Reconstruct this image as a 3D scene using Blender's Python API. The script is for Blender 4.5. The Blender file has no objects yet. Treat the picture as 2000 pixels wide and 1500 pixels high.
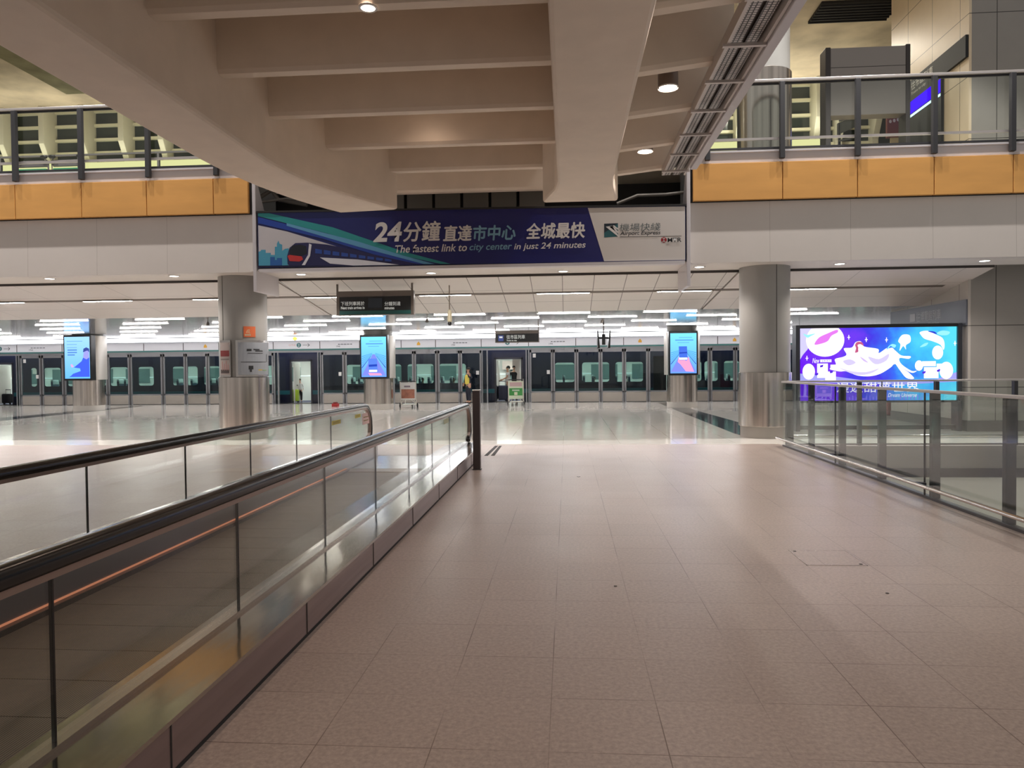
import bpy, math, random
from mathutils import Vector, Matrix
random.seed(7)
sc = bpy.context.scene
col = sc.collection
PI = math.pi
# ------------------------------------------------------------------ camera
FPX, YAW, PITCH, ROLL, EYE = 1430.0, -.0755, -.0214, -.0097, 1.61
cy, sy, cp, sp, cr, sr = math.cos(YAW), math.sin(YAW), math.cos(PITCH), math.sin(PITCH), math.cos(ROLL), math.sin(ROLL)
FW = Vector((sy*cp, cy*cp, sp)); R0 = Vector((cy, -sy, 0)); U0 = R0.cross(FW)
RT = R0*cr + U0*sr; UP = -R0*sr + U0*cr
cam = bpy.data.objects.new('camera', bpy.data.cameras.new('camera')); col.objects.link(cam)
cam.data.sensor_width = 36; cam.data.lens = FPX/2000*36
cam.data.clip_start = .05; cam.data.clip_end = 300
cam.matrix_world = Matrix(((RT.x, UP.x, -FW.x, 0), (RT.y, UP.y, -FW.y, 0), (RT.z, UP.z, -FW.z, EYE), (0, 0, 0, 1)))
sc.camera = cam
# ------------------------------------------------------------------ world, exposure
w = bpy.data.worlds.new('hall'); sc.world = w; w.use_nodes = True
w.node_tree.nodes['Background'].inputs[0].default_value = (1.0, .95, .90, 1)
w.node_tree.nodes['Background'].inputs[1].default_value = .30
vs = sc.view_settings
vs.view_transform = 'Standard'; vs.look = 'None'; vs.gamma = 1; vs.use_curve_mapping = False; vs.exposure = .25
sc.cycles.use_denoising = True
sc.cycles.max_bounces = 10; sc.cycles.transparent_max_bounces = 24
sc.cycles.sample_clamp_indirect = 6
sc.cycles.caustics_reflective = False; sc.cycles.caustics_refractive = False

def area(name, loc, size, sizey, power, color, rot=(0, 0, 0), spread=180):
    l = bpy.data.lights.new(name, 'AREA'); l.shape = 'RECTANGLE'; l.size = size; l.size_y = sizey
    l.energy = power; l.color = color; l.spread = math.radians(spread)
    o = bpy.data.objects.new(name, l); col.objects.link(o); o.location = loc; o.rotation_euler = rot
    return o
def spot(name, loc, power, color, deg=120, r=.1, blend=.6):
    l = bpy.data.lights.new(name, 'SPOT'); l.energy = power; l.color = color
    l.spot_size = math.radians(deg); l.spot_blend = blend; l.shadow_soft_size = r
    o = bpy.data.objects.new(name, l); col.objects.link(o); o.location = loc
    return o
WARM = (1.0, .80, .64); COOL = (.93, .96, 1.0)

# ------------------------------------------------------------------ pixel -> world (to place things where they truly stand)
def ray(px, py): return FW + RT*((px-1000)/FPX) + UP*((750-py)/FPX)
def atY(px, py, Y): d = ray(px, py); return Vector((0, 0, EYE)) + d*(Y/d.y)
def atZ(px, py, Z): d = ray(px, py); return Vector((0, 0, EYE)) + d*((Z-EYE)/d.z)
def atX(px, py, X): d = ray(px, py); return Vector((0, 0, EYE)) + d*(X/d.x)
def xs(px, Y, py=718): return atY(px, py, Y).x
def zs(py, Y, px=1000): return atY(px, py, Y).z

# ------------------------------------------------------------------ materials
def lin(c): return tuple(((v/255)/12.92 if v/255 <= .04045 else ((v/255+.055)/1.055)**2.4) for v in c)
MATS = {}
def new(name):
    m = bpy.data.materials.new(name); m.use_nodes = True; nt = m.node_tree
    return m, nt, nt.nodes['Principled BSDF']
def mat(name, rgb, rough=.5, metal=0, noise=0, nscale=8, bump=0, emit=0, ecol=None, spec=.5, coat=0, stretch=None):
    if name in MATS: return MATS[name]
    m, nt, b = new(name)
    c = (*lin(rgb), 1)
    b.inputs['Base Color'].default_value = c; b.inputs['Roughness'].default_value = rough
    b.inputs['Metallic'].default_value = metal; b.inputs['Specular IOR Level'].default_value = spec
    b.inputs['Coat Weight'].default_value = coat
    if emit:
        b.inputs['Emission Color'].default_value = (*lin(ecol or rgb), 1); b.inputs['Emission Strength'].default_value = emit
    if noise or bump:
        tc = nt.nodes.new('ShaderNodeTexCoord'); mp = nt.nodes.new('ShaderNodeMapping')
        if stretch: mp.inputs['Scale'].default_value = stretch
        nt.links.new(tc.outputs['Object'], mp.inputs[0])
        n = nt.nodes.new('ShaderNodeTexNoise'); n.inputs['Scale'].default_value = nscale; n.inputs['Detail'].default_value = 5
        nt.links.new(mp.outputs[0], n.inputs['Vector'])
        if noise:
            r = nt.nodes.new('ShaderNodeValToRGB')
            r.color_ramp.elements[0].position = .3; r.color_ramp.elements[1].position = .7
            r.color_ramp.elements[0].color = tuple(v*(1-noise) for v in c[:3])+(1,)
            r.color_ramp.elements[1].color = tuple(min(1, v*(1+noise)) for v in c[:3])+(1,)
            nt.links.new(n.outputs['Fac'], r.inputs[0]); nt.links.new(r.outputs[0], b.inputs['Base Color'])
        if bump:
            bp = nt.nodes.new('ShaderNodeBump'); bp.inputs['Strength'].default_value = bump; bp.inputs['Distance'].default_value = .01
            nt.links.new(n.outputs['Fac'], bp.inputs['Height']); nt.links.new(bp.outputs[0], b.inputs['Normal'])
    MATS[name] = m; return m
def glow(name, rgb, s):
    if name in MATS: return MATS[name]
    m = bpy.data.materials.new(name); m.use_nodes = True; nt = m.node_tree; nt.nodes.clear()
    e = nt.nodes.new('ShaderNodeEmission'); o = nt.nodes.new('ShaderNodeOutputMaterial')
    e.inputs[0].default_value = (*lin(rgb), 1); e.inputs[1].default_value = s
    nt.links.new(e.outputs[0], o.inputs[0]); MATS[name] = m; return m
def glassm(name, rgb, alpha=.12, rough=.02, fac=1.0):
    # thin pane: tinted transparency with a fresnel reflection
    if name in MATS: return MATS[name]
    m = bpy.data.materials.new(name); m.use_nodes = True; nt = m.node_tree; nt.nodes.clear()
    t = nt.nodes.new('ShaderNodeBsdfTransparent'); g = nt.nodes.new('ShaderNodeBsdfGlossy')
    t.inputs[0].default_value = (*lin(rgb), 1); g.inputs['Roughness'].default_value = rough; g.inputs[0].default_value = (1, 1, 1, 1)
    lw = nt.nodes.new('ShaderNodeLayerWeight'); lw.inputs[0].default_value = .5; pw = nt.nodes.new('ShaderNodeMath'); pw.operation = 'POWER'; pw.inputs[1].default_value = 4.2
    nt.links.new(lw.outputs['Facing'], pw.inputs[0]); fr = nt.nodes.new('ShaderNodeMath'); fr.operation = 'MULTIPLY_ADD'; fr.inputs[1].default_value = .80; fr.inputs[2].default_value = .035
    nt.links.new(pw.outputs[0], fr.inputs[0])
    mu = nt.nodes.new('ShaderNodeMath'); mu.operation = 'MULTIPLY'; mu.inputs[1].default_value = fac
    mx = nt.nodes.new('ShaderNodeMixShader'); o = nt.nodes.new('ShaderNodeOutputMaterial')
    nt.links.new(fr.outputs[0], mu.inputs[0]); nt.links.new(mu.outputs[0], mx.inputs[0])
    nt.links.new(t.outputs[0], mx.inputs[1]); nt.links.new(g.outputs[0], mx.inputs[2]); nt.links.new(mx.outputs[0], o.inputs[0])
    MATS[name] = m; return m
def gridm(name, rgb, line, axes, steps, offs, width, rough=.5, metal=0, noise=.06, nscale=30, spec=.5, tile_var=0, bump=0, rough_n=0, worn=0):
    """surface with joint lines at offs + k*step along two axes of the object's own coordinates"""
    m, nt, b = new(name); L = nt.links
    b.inputs['Roughness'].default_value = rough; b.inputs['Metallic'].default_value = metal; b.inputs['Specular IOR Level'].default_value = spec
    tc = nt.nodes.new('ShaderNodeTexCoord'); sx = nt.nodes.new('ShaderNodeSeparateXYZ'); L.new(tc.outputs['Object'], sx.inputs[0])
    def mth(op, a, bb=None):
        n = nt.nodes.new('ShaderNodeMath'); n.operation = op
        for i, v in enumerate((a, bb)):
            if v is None: continue
            if isinstance(v, (int, float)): n.inputs[i].default_value = v
            else: L.new(v, n.inputs[i])
        return n.outputs[0]
    masks, ids = [], []
    for ax, st, of in zip(axes, steps, offs):
        u = mth('DIVIDE', mth('SUBTRACT', sx.outputs['XYZ'.index(ax)], of), st)
        fr = mth('FRACT', mth('ADD', u, 1000)); ids.append(mth('FLOOR', u))
        d = mth('MULTIPLY', mth('MINIMUM', fr, mth('SUBTRACT', 1, fr)), st)
        masks.append(mth('LESS_THAN', d, width/2))
    mk = masks[0] if len(masks) == 1 else mth('MAXIMUM', masks[0], masks[1])
    if worn:
        wn_ = nt.nodes.new('ShaderNodeTexNoise'); wn_.inputs['Scale'].default_value = .9; L.new(tc.outputs['Object'], wn_.inputs['Vector'])
        mk = mth('MULTIPLY', mk, mth('MINIMUM', 1, mth('MAXIMUM', .12, mth('MULTIPLY', mth('SUBTRACT', wn_.outputs['Fac'], .38), 5))))
    n = nt.nodes.new('ShaderNodeTexNoise'); n.inputs['Scale'].default_value = nscale; n.inputs['Detail'].default_value = 6; n.inputs['Roughness'].default_value = .7
    L.new(tc.outputs['Object'], n.inputs['Vector'])
    r = nt.nodes.new('ShaderNodeValToRGB'); c = lin(rgb)
    r.color_ramp.elements[0].position = .35; r.color_ramp.elements[1].position = .65
    r.color_ramp.elements[0].color = (*[v*(1-noise) for v in c], 1); r.color_ramp.elements[1].color = (*[min(1, v*(1+noise)) for v in c], 1)
    L.new(n.outputs['Fac'], r.inputs[0]); cc = r.outputs[0]
    if tile_var and len(ids) > 1:
        cb = nt.nodes.new('ShaderNodeCombineXYZ'); L.new(ids[0], cb.inputs[0]); L.new(ids[1], cb.inputs[1])
        wn = nt.nodes.new('ShaderNodeTexWhiteNoise'); L.new(cb.outputs[0], wn.inputs[0])
        hv = nt.nodes.new('ShaderNodeHueSaturation'); L.new(mth('ADD', mth('MULTIPLY', wn.outputs[0], tile_var), 1-tile_var/2), hv.inputs['Value'])
        L.new(cc, hv.inputs['Color']); cc = hv.outputs[0]
    mx = nt.nodes.new('ShaderNodeMixRGB'); L.new(mk, mx.inputs[0]); L.new(cc, mx.inputs[1]); mx.inputs[2].default_value = (*lin(line), 1)
    L.new(mx.outputs[0], b.inputs['Base Color'])
    if rough_n:
        n2 = nt.nodes.new('ShaderNodeTexNoise'); n2.inputs['Scale'].default_value = 1.3; n2.inputs['Detail'].default_value = 4
        L.new(tc.outputs['Object'], n2.inputs['Vector'])
        L.new(mth('ADD', mth('MULTIPLY', n2.outputs['Fac'], rough_n), rough-rough_n/2), b.inputs['Roughness'])
    if bump:
        bp = nt.nodes.new('ShaderNodeBump'); bp.inputs['Strength'].default_value = bump; bp.inputs['Distance'].default_value = .004
        L.new(n.outputs['Fac'], bp.inputs['Height']); L.new(bp.outputs[0], b.inputs['Normal'])
    return m
def brushed(name, rgb, rough=.25, metal=1, scale=(18, 18, .3), var=.35):
    if name in MATS: return MATS[name]
    m, nt, b = new(name); b.inputs['Metallic'].default_value = metal; b.inputs['Roughness'].default_value = rough
    tc = nt.nodes.new('ShaderNodeTexCoord'); mp = nt.nodes.new('ShaderNodeMapping'); mp.inputs['Scale'].default_value = scale
    n = nt.nodes.new('ShaderNodeTexNoise'); n.inputs['Scale'].default_value = 1; n.inputs['Detail'].default_value = 3
    r = nt.nodes.new('ShaderNodeValToRGB'); c = lin(rgb)
    r.color_ramp.elements[0].position = .3; r.color_ramp.elements[1].position = .7
    r.color_ramp.elements[0].color = (*[v*(1-var) for v in c], 1); r.color_ramp.elements[1].color = (*[min(1, v*(1+var)) for v in c], 1)
    bp = nt.nodes.new('ShaderNodeBump'); bp.inputs['Strength'].default_value = .25; bp.inputs['Distance'].default_value = .02
    L = nt.links; L.new(tc.outputs['Object'], mp.inputs[0]); L.new(mp.outputs[0], n.inputs['Vector']); L.new(n.outputs['Fac'], r.inputs[0])
    L.new(r.outputs[0], b.inputs['Base Color']); L.new(n.outputs['Fac'], bp.inputs['Height']); L.new(bp.outputs[0], b.inputs['Normal'])
    MATS[name] = m; return m

# ------------------------------------------------------------------ mesh builder
class MB:
    def __init__(s): s.v = []; s.f = []
    def add(s, vs_, fs):
        o = len(s.v); s.v += [tuple(v) for v in vs_]; s.f += [tuple(i+o for i in f) for f in fs]; return s
    def box(s, x0, x1, y0, y1, z0, z1):
        x0, x1 = sorted((x0, x1)); y0, y1 = sorted((y0, y1)); z0, z1 = sorted((z0, z1))
        return s.add([(x0,y0,z0),(x1,y0,z0),(x1,y1,z0),(x0,y1,z0),(x0,y0,z1),(x1,y0,z1),(x1,y1,z1),(x0,y1,z1)],
                     [(0,3,2,1),(4,5,6,7),(0,1,5,4),(1,2,6,5),(2,3,7,6),(3,0,4,7)])
    def prism(s, poly, vec):
        """polygon (list of 3d points) extruded by vec"""
        n = len(poly); vec = Vector(vec); a = [Vector(p) for p in poly]; b = [p+vec for p in a]
        return s.add(a+b, [tuple(range(n))[::-1], tuple(range(n, 2*n))] + [(i, (i+1) % n, n+(i+1) % n, n+i) for i in range(n)])
    def tube(s, path, r, seg=10, prof=None, up=(0, 0, 1), closed_ends=True):
        """sweep a circle (or profile of (side, up) pairs) along a path"""
        P = [Vector(p) for p in path]; n = len(P); rings = []
        pr = prof or [(r*math.cos(2*PI*k/seg), r*math.sin(2*PI*k/seg)) for k in range(seg)]
        m = len(pr); upv = Vector(up)
        for i, p in enumerate(P):
            t = (P[min(i+1, n-1)]-P[max(i-1, 0)]).normalized()
            side = t.cross(upv)
            if side.length < 1e-4: side = t.cross(Vector((1, 0, 0)))
            side.normalize(); u = side.cross(t).normalized()
            rings.append([p+side*a+u*b for a, b in pr])
        vs_ = [v for rg in rings for v in rg]; fs = []
        for i in range(n-1):
            for k in range(m): fs.append((i*m+k, i*m+(k+1) % m, (i+1)*m+(k+1) % m, (i+1)*m+k))
        if closed_ends: fs += [tuple(range(m))[::-1], tuple((n-1)*m+k for k in range(m))]
        return s.add(vs_, fs)
    def bar(s, a, b, w, h=None):
        h = h or w
        return s.tube([a, b], 0, prof=[(-w/2, -h/2), (w/2, -h/2), (w/2, h/2), (-w/2, h/2)])
    def lathe(s, prof, c, seg=48, a0=0, a1=2*PI, cap=True):
        full = abs(a1-a0-2*PI) < 1e-6; n = seg if full else seg+1; vs_ = []; fs = []
        for r, z in prof:
            for k in range(n):
                a = a0+(a1-a0)*k/seg; vs_.append((c[0]+r*math.cos(a), c[1]+r*math.sin(a), c[2]+z))
        for i in range(len(prof)-1):
            for k in range(seg):
                k2 = (k+1) % n if full else k+1
                fs.append((i*n+k, i*n+k2, (i+1)*n+k2, (i+1)*n+k))
        if cap and full: fs += [tuple(range(n))[::-1], tuple((len(prof)-1)*n+k for k in range(n))]
        return s.add(vs_, fs)
    def cyl(s, c, r, h, seg=24): return s.lathe([(r, 0), (r, h)], c, seg)
    def ball(s, c, r, sx=1, sy_=1, sz=1, seg=16, rings=10):
        vs_ = []; fs = []
        for i in range(rings+1):
            t = PI*i/rings
            for k in range(seg):
                a = 2*PI*k/seg; vs_.append((c[0]+r*sx*math.sin(t)*math.cos(a), c[1]+r*sy_*math.sin(t)*math.sin(a), c[2]-r*sz*math.cos(t)))
        for i in range(rings):
            for k in range(seg): fs.append((i*seg+k, i*seg+(k+1) % seg, (i+1)*seg+(k+1) % seg, (i+1)*seg+k))
        return s.add(vs_, fs)
    def build(s, name, m, parent=None, smooth=False, bevel=0):
        me = bpy.data.meshes.new(name); off = parent_origin(parent)
        me.from_pydata([tuple(Vector(v)-off) for v in s.v], [], s.f); me.materials.append(m)
        if smooth:
            me.polygons.foreach_set('use_smooth', [True]*len(me.polygons))
            try: me.set_sharp_from_angle(angle=math.radians(35))
            except Exception: pass
        me.validate(); me.update()
        o = bpy.data.objects.new(name, me); col.objects.link(o)
        if parent: o.parent = parent
        if bevel:
            md = o.modifiers.new('bevel', 'BEVEL'); md.width = bevel; md.segments = 2; md.limit_method = 'ANGLE'; md.angle_limit = math.radians(40)
        return o
def parent_origin(p):
    v = Vector((0, 0, 0))
    while p: v += p.location; p = p.parent
    return v
def tag(o, label=None, cat=None, group=None, kind=None):
    if label: o['label'] = label
    if cat: o['category'] = cat
    if group: o['group'] = group
    if kind: o['kind'] = kind
    return o
def empty(name, loc, label=None, cat=None, group=None):
    o = bpy.data.objects.new(name, None); col.objects.link(o); o.location = loc; o.empty_display_size = .2
    return tag(o, label, cat, group)
def struct(name, mb, m, **k):
    o = mb.build(name, m, **k); o['kind'] = 'structure'; return o
def bx(*a): return MB().box(*a)
def copy_tree(o, parent=None):
    c = o.copy(); col.objects.link(c)
    if parent: c.parent = parent
    for ch in list(o.children): copy_tree(ch, c)
    return c
def realise(o):
    dg = bpy.context.evaluated_depsgraph_get(); dg.update()
    return bpy.data.meshes.new_from_object(o.evaluated_get(dg))
def text(s, x0, x1, z0, z1, Y, m, parent, name='lettering', plane='Y', shear=0, bold=0, thick=.004, keep=False, facing=1, slope=0, fat=0):
    """lettering fitted into a box: plane 'Y' faces the viewer (x right), plane 'X' stands along a side wall"""
    c = bpy.data.curves.new(name, 'FONT'); c.body = s; c.size = 1; c.shear = shear; c.offset = bold; c.extrude = 0
    t = bpy.data.objects.new('tmp', c); col.objects.link(t); me = realise(t); bpy.data.objects.remove(t)
    if not me.vertices: return None
    ax = min(v.co.x for v in me.vertices); bx_ = max(v.co.x for v in me.vertices); ay = min(v.co.y for v in me.vertices); by = max(v.co.y for v in me.vertices)
    kx = (x1-x0)/(bx_-ax); kz = (z1-z0)/max(by-ay, 1e-6)
    off = parent_origin(parent); me.materials.clear(); me.materials.append(m)
    for v in me.vertices:
        u = x0+(v.co.x-ax)*kx; q = z0+(v.co.y-ay)*kz
        if plane == 'Y': v.co = Vector((u, Y-thick, q+slope*(u-x0)))-off
        elif plane == 'X': v.co = Vector((Y-thick*facing, u, q))-off
    if fat:
        base = [tuple(v.co) for v in me.vertices]; pol = [tuple(p.vertices) for p in me.polygons]; n_ = len(base); V_ = []; F_ = []
        for i, (dx, dz) in enumerate(((0, 0), (fat, 0), (-fat, 0), (0, fat), (0, -fat))):
            V_ += [(x+dx, y-.0004*i, z+dz) for x, y, z in base]; F_ += [tuple(q+i*n_ for q in p) for p in pol]
        me = bpy.data.meshes.new(name); me.from_pydata(V_, [], F_); me.materials.append(m)
    o = bpy.data.objects.new(name, me); col.objects.link(o); o.parent = parent
    return o
def flat(parent, pts, m, Y, name='artwork', t=.003):
    """thin raised shape on a sign face, points are (x, z)"""
    mb = MB().prism([(x, Y-t, z) for x, z in pts], (0, t*.8, 0)); return mb.build(name, m, parent)
def ell(cx, cz, rx, rz, n=24, a0=0, a1=2*PI, rot=0):
    r = []
    for k in range(n + (0 if abs(a1-a0-2*PI) < 1e-6 else 1)):
        a = a0+(a1-a0)*k/n; x, z = rx*math.cos(a), rz*math.sin(a)
        r.append((cx+x*math.cos(rot)-z*math.sin(rot), cz+x*math.sin(rot)+z*math.cos(rot)))
    return r

# ================================================================== SETTING
M = {}
M['tan'] = gridm('tan stone tiles', (156, 141, 133), (98, 82, 74), 'XY', (.5, .5), (-.09, 4.04), .005, rough=.34, noise=.2, nscale=42, spec=.5, worn=1, tile_var=.06, bump=.08, rough_n=.12)
M['marble'] = gridm('polished pale stone', (226, 221, 213), (190, 184, 176), 'XY', (1.2, 1.2), (-.1, 15.4), .008, rough=.09, noise=.03, nscale=3, spec=.5, tile_var=.04)
M['marble_dark'] = mat('dark polished granite', (70, 74, 80), .08, noise=.15, nscale=14)
M['fascia'] = mat('white painted panel', (205, 198, 193), .38, noise=.015, nscale=1.5)
M['ledge'] = mat('white ledge', (200, 196, 200), .4)
M['orange'] = mat('orange timber veneer', (216, 160, 90), .38, noise=.07, nscale=1.6, stretch=(.6, 1, 2.5))
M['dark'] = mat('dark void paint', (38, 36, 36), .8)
M['joint'] = mat('dark joint', (60, 56, 54), .7)
M['paint'] = mat('warm grey painted concrete', (226, 212, 196), .55, noise=.04, nscale=2.5, bump=.05)
M['steel'] = brushed('brushed stainless column cladding', (205, 196, 188), .2, scale=(9, 9, .12), var=.3)
M['steel_s'] = mat('satin stainless', (196, 190, 186), .22, metal=1)
M['steel_r'] = mat('polished stainless rail', (210, 203, 196), .14, metal=1)
M['greypaint'] = mat('grey painted column', (150, 149, 146), .42, noise=.02, nscale=2)
M['post'] = mat('charcoal post', (46, 46, 50), .6)
M['rail'] = mat('light grey rail', (188, 182, 180), .3, metal=.5)
M['glass'] = glassm('clear greenish glass', (247, 250, 248), rough=.0, fac=.9)
M['psdglass'] = glassm('platform door glass', (222, 232, 232), rough=.0, fac=.8)
M['trainglass'] = glassm('train window glass', (236, 247, 244), rough=.02, fac=.4)
M['white'] = mat('white paint', (226, 224, 222), .4)
M['black'] = mat('black plastic', (14, 14, 16), .3)
M['blackmatt'] = mat('matt black panel', (20, 23, 26), .6)
M['tube'] = glow('lit tube', (255, 250, 246), 38)
M['lampwarm'] = glow('warm lamp', (255, 228, 205), 14)
M['lampcool'] = glow('white lamp', (255, 246, 236), 9)
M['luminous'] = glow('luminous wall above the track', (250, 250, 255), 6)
M['ceil'] = mat('white ceiling panel', (214, 207, 201), .45)

# floors
Ye = 15.4
struct('floor', MB().box(-24, 4.34, -6, Ye, -.4, 0), M['tan'])
fl = MB().prism([(-34, Ye, -.4), (4.34, Ye, -.4), (4.34, 15.1, -.4), (26, 15.1, -.4), (26, 34.35, -.4), (-34, 34.35, -.4)], (0, 0, .4))
struct('floor', fl, M['marble'])
struct('trim_1', MB().box(-24, 4.3, Ye-.02, Ye+.02, 0, .004), mat('pale threshold strip', (214, 208, 200), .3))
def quad_px(pts, z=.003, t=.0): return [tuple(atZ(px, py, 0).to_2d())+(z,) for px, py in pts]
struct('trim_2', MB().prism([(x, y, 0) for x, y, _ in quad_px([(1284, 786.5), (1304, 786.5), (1447, 826), (1447, 850), (1432, 846)])], (0, 0, .004)), M['marble_dark'])
struct('trim_3', MB().prism([(x, y, 0) for x, y, _ in quad_px([(-40, 820), (-40, 826), (278, 793.6), (278, 791.8)])], (0, 0, .004)), M['marble_dark'])
# tactile style dark strips beside the walkway end
def px_strip(pts, h=.005): return MB().prism([tuple(atZ(px, py, 0).to_2d())+(.0,) for px, py in pts], (0, 0, h))
g = px_strip([(946, 890), (953, 890), (973, 871), (967, 871)]); a_ = px_strip([(959, 890), (966, 890), (980, 871), (975, 871)])
tag(g.build('floor_grating', M['dark']), 'thin black floor strip right behind the dark bollard', 'floor strip')
tag(a_.build('floor_grating', M['dark']), 'thin black floor strip a little right of the bollard, outermost of the pair', 'floor strip')
# access cover let into the tan floor
c = [atZ(px, py, 0) for px, py in ((1541, 1075), (1651, 1076), (1696, 1105), (1575, 1104))]
ac = empty('access_cover', (2.15, 6.27, 0), 'square steel edged access cover let into the tan floor', 'floor hatch')
X0, X1, Y0, Y1 = 1.91, 2.39, 6.03, 6.51
e = MB()
for a in ((X0, X1, Y0, Y0+.006), (X0, X1, Y1-.006, Y1), (X0, X0+.006, Y0, Y1), (X1-.006, X1, Y0, Y1)): e.box(*a, 0, .003)
e.build('metal_edge', M['steel_s'], ac)
bx(X0+.006, X1-.006, Y0+.006, Y1-.006, 0, .002).build('tile_infill', M['tan'], ac)
for x, y in ((X0+.04, Y1-.04), (X1-.04, Y0+.04)): MB().cyl((x, y, .002), .014, .002).build('lifting_hole', M['dark'], ac)
# little specks on the tan floor
for i, (px, py) in enumerate(((1130, 931), (1202, 1145), (1733, 1159))):
    p = atZ(px, py, 0); s = empty('floor_socket', (p.x, p.y, 0), ['small black round floor stud nearest to the polished floor', 'tiny black floor stud in the middle of the tan walkway', 'tiny black floor stud near the access cover, towards the glass rail'][i], 'floor stud')
    MB().cyl((p.x, p.y, 0), .012+.014*(i == 0), .004, 16).build('rim', M['black'], s)
    MB().cyl((p.x, p.y, .004), .006+.008*(i == 0), .001, 12).build('plug', M['steel_s'], s)

# void to the right of the tan bridge: far side wall and lower level
lowm = mat('pale lower level floor', (222, 220, 212), .5)
struct('floor', bx(4.34, 26, -6, 15.08, -5.0, -4.8), lowm)
vb = MB().box(4.34, 26, 15.08, 15.3, -4.8, -.62); struct('wall_front', vb, lowm)
struct('trim_4', bx(4.34, 26, 15.0, 15.1, -.44, -.001), mat('grey slab edge', (128, 124, 119), .5))
struct('trim_5', bx(4.34, 26, 14.98, 15.12, -.62, -.44), M['post'])
struct('trim_6', bx(4.34, 4.42, -6, 15.0, -.4, .012), mat('bridge edge plate', (120, 116, 114), .4, metal=.6))
# -------------------------------------------------- fascia of the upper storey
FY = 16.0
XL, XR = -7.03, 2.66
fz0, fz1, oz1, lz1 = 3.83, 5.14, 5.94, 6.19
panseam = gridm('white panel with seams', (205, 198, 193), (170, 163, 158), 'X', (1.67,), (2.66,), .008, rough=.36, noise=.015, nscale=1.2)
for side, (a, b) in enumerate(((-24, XL), (XR, 26))):
    # upper part set back under the orange band, lower part leaning out a little
    prof = [(FY+.05, fz1), (FY+.045, 4.5), (FY+.03, fz0), (FY+.25, fz0), (FY+.25, fz1)]
    struct('wall_front', MB().prism([(a, y, z) for y, z in prof], (b-a, 0, 0)), panseam)
    struct('trim_7', bx(a, b, FY+.0, FY+.3, oz1, lz1), M['ledge'])
    struct('trim_8', bx(a, b, FY-.03, FY+.06, lz1-.04, lz1), M['ledge'])
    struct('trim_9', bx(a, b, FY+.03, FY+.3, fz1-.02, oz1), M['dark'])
lseam = [atY(px, 390, FY).x for px in (33, 162, 289, 419, 487)]
rseam = [atY(px, 350, FY).x for px in (1352, 1527, 1673, 1822, 1976)]
d = lseam[1]-lseam[0]; Ls = [lseam[0]-d*2, lseam[0]-d]+lseam; d = rseam[4]-rseam[3]; Rs = rseam+[rseam[4]+d, rseam[4]+2*d]
ordn = ['first', 'second', 'third', 'fourth', 'fifth', 'sixth', 'seventh']
for side, S in (('left', Ls), ('right', Rs)):
    n = len(S)-1
    for i in range(n):
        if side == 'left' and i < 1: continue
        if side == 'right' and i > 4: continue
        k = (n-1-i) if side == 'left' else i
        o = bx(S[i]+.008, S[i+1]-.008, FY-.06, FY+.03, fz1, oz1-.02).build('cladding_panel', M['orange'], bevel=.006)
        tag(o, '%s orange veneer panel on the %s balcony front, counted from the banner' % (ordn[k], side), 'wall panel', 'orange panels along the balcony front')
# soffit strip with downlights, sloping ceiling, flat reflective ceiling
struct('ceiling', bx(-24, 26, FY+.25, 17.3, fz0, fz0+.08), M['ceil'])
struct('ceiling', bx(XL, XR, FY-.1, FY+.25, fz0, fz0+.03), M['ceil'])
Y1c, Z1c, Y2c, Z2c = 17.3, 3.77, 20.6, 3.19
slope = (Z2c-Z1c)/(Y2c-Y1c)
def sz(Y): return Z1c+slope*(Y-Y1c)
mid = gridm('square ceiling panels', (208, 202, 196), (92, 86, 80), 'XY', (.757, 1.13), (-.10, 17.28), .018, rough=.35, noise=.01, nscale=2)
wide = gridm('long ceiling panels', (208, 198, 192), (140, 132, 126), 'XY', (2.27, 1.13), (-.10, 17.28), .012, rough=.3, noise=.01, nscale=2)
def slab(pts, m): struct('ceiling', MB().prism([(x, y, sz(y)) for x, y in pts], (0, 0, .06)), m)
ml0, ml1 = xs(543, Y1c, 545), xs(648, Y2c, 612); mr0, mr1 = xs(1440, Y1c, 525), xs(1369, Y2c, 608)
slab([(ml0, Y1c), (mr0, Y1c), (mr1, Y2c), (ml1, Y2c)], mid)
slab([(-30, Y1c), (ml0-.05, Y1c), (ml1-.05, Y2c), (-30, Y2c)], wide)
slab([(mr0+.05, Y1c), (9.6, Y1c), (9.6, Y2c), (mr1+.05, Y2c)], wide)
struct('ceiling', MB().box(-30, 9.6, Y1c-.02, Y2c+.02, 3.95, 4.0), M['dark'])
struct('trim_10', bx(-30, 9.6, Y1c-.02, Y1c+.02, 3.775, 3.83), M['joint'])
for x in (-21, -17.5, -14, -10.5, -7.6, 3.4, 5.6, 8): spot('high_hall_lamp', (x, 14.75, 12.6), 1500, (1, .95, .9), 88, .06, .3)
YF2 = 31.6
flatc = gridm('polished metal strip ceiling', (214, 212, 210), (96, 92, 92), 'XY', (3.03, .31), (-.1, 20.6), .02, rough=.14, metal=.5, noise=.05, nscale=2)
struct('ceiling', bx(-34, 20, Y2c, YF2, Z2c, Z2c+.06), flatc)
# thin service cable along the edge of the flat ceiling
tag(MB().tube([(-34, YF2+.1, Z2c-.06), (20, YF2+.1, Z2c-.06)], .02).build('cable', M['dark']), 'thin dark cable strung along the far edge of the metal strip ceiling', 'cable')

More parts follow.
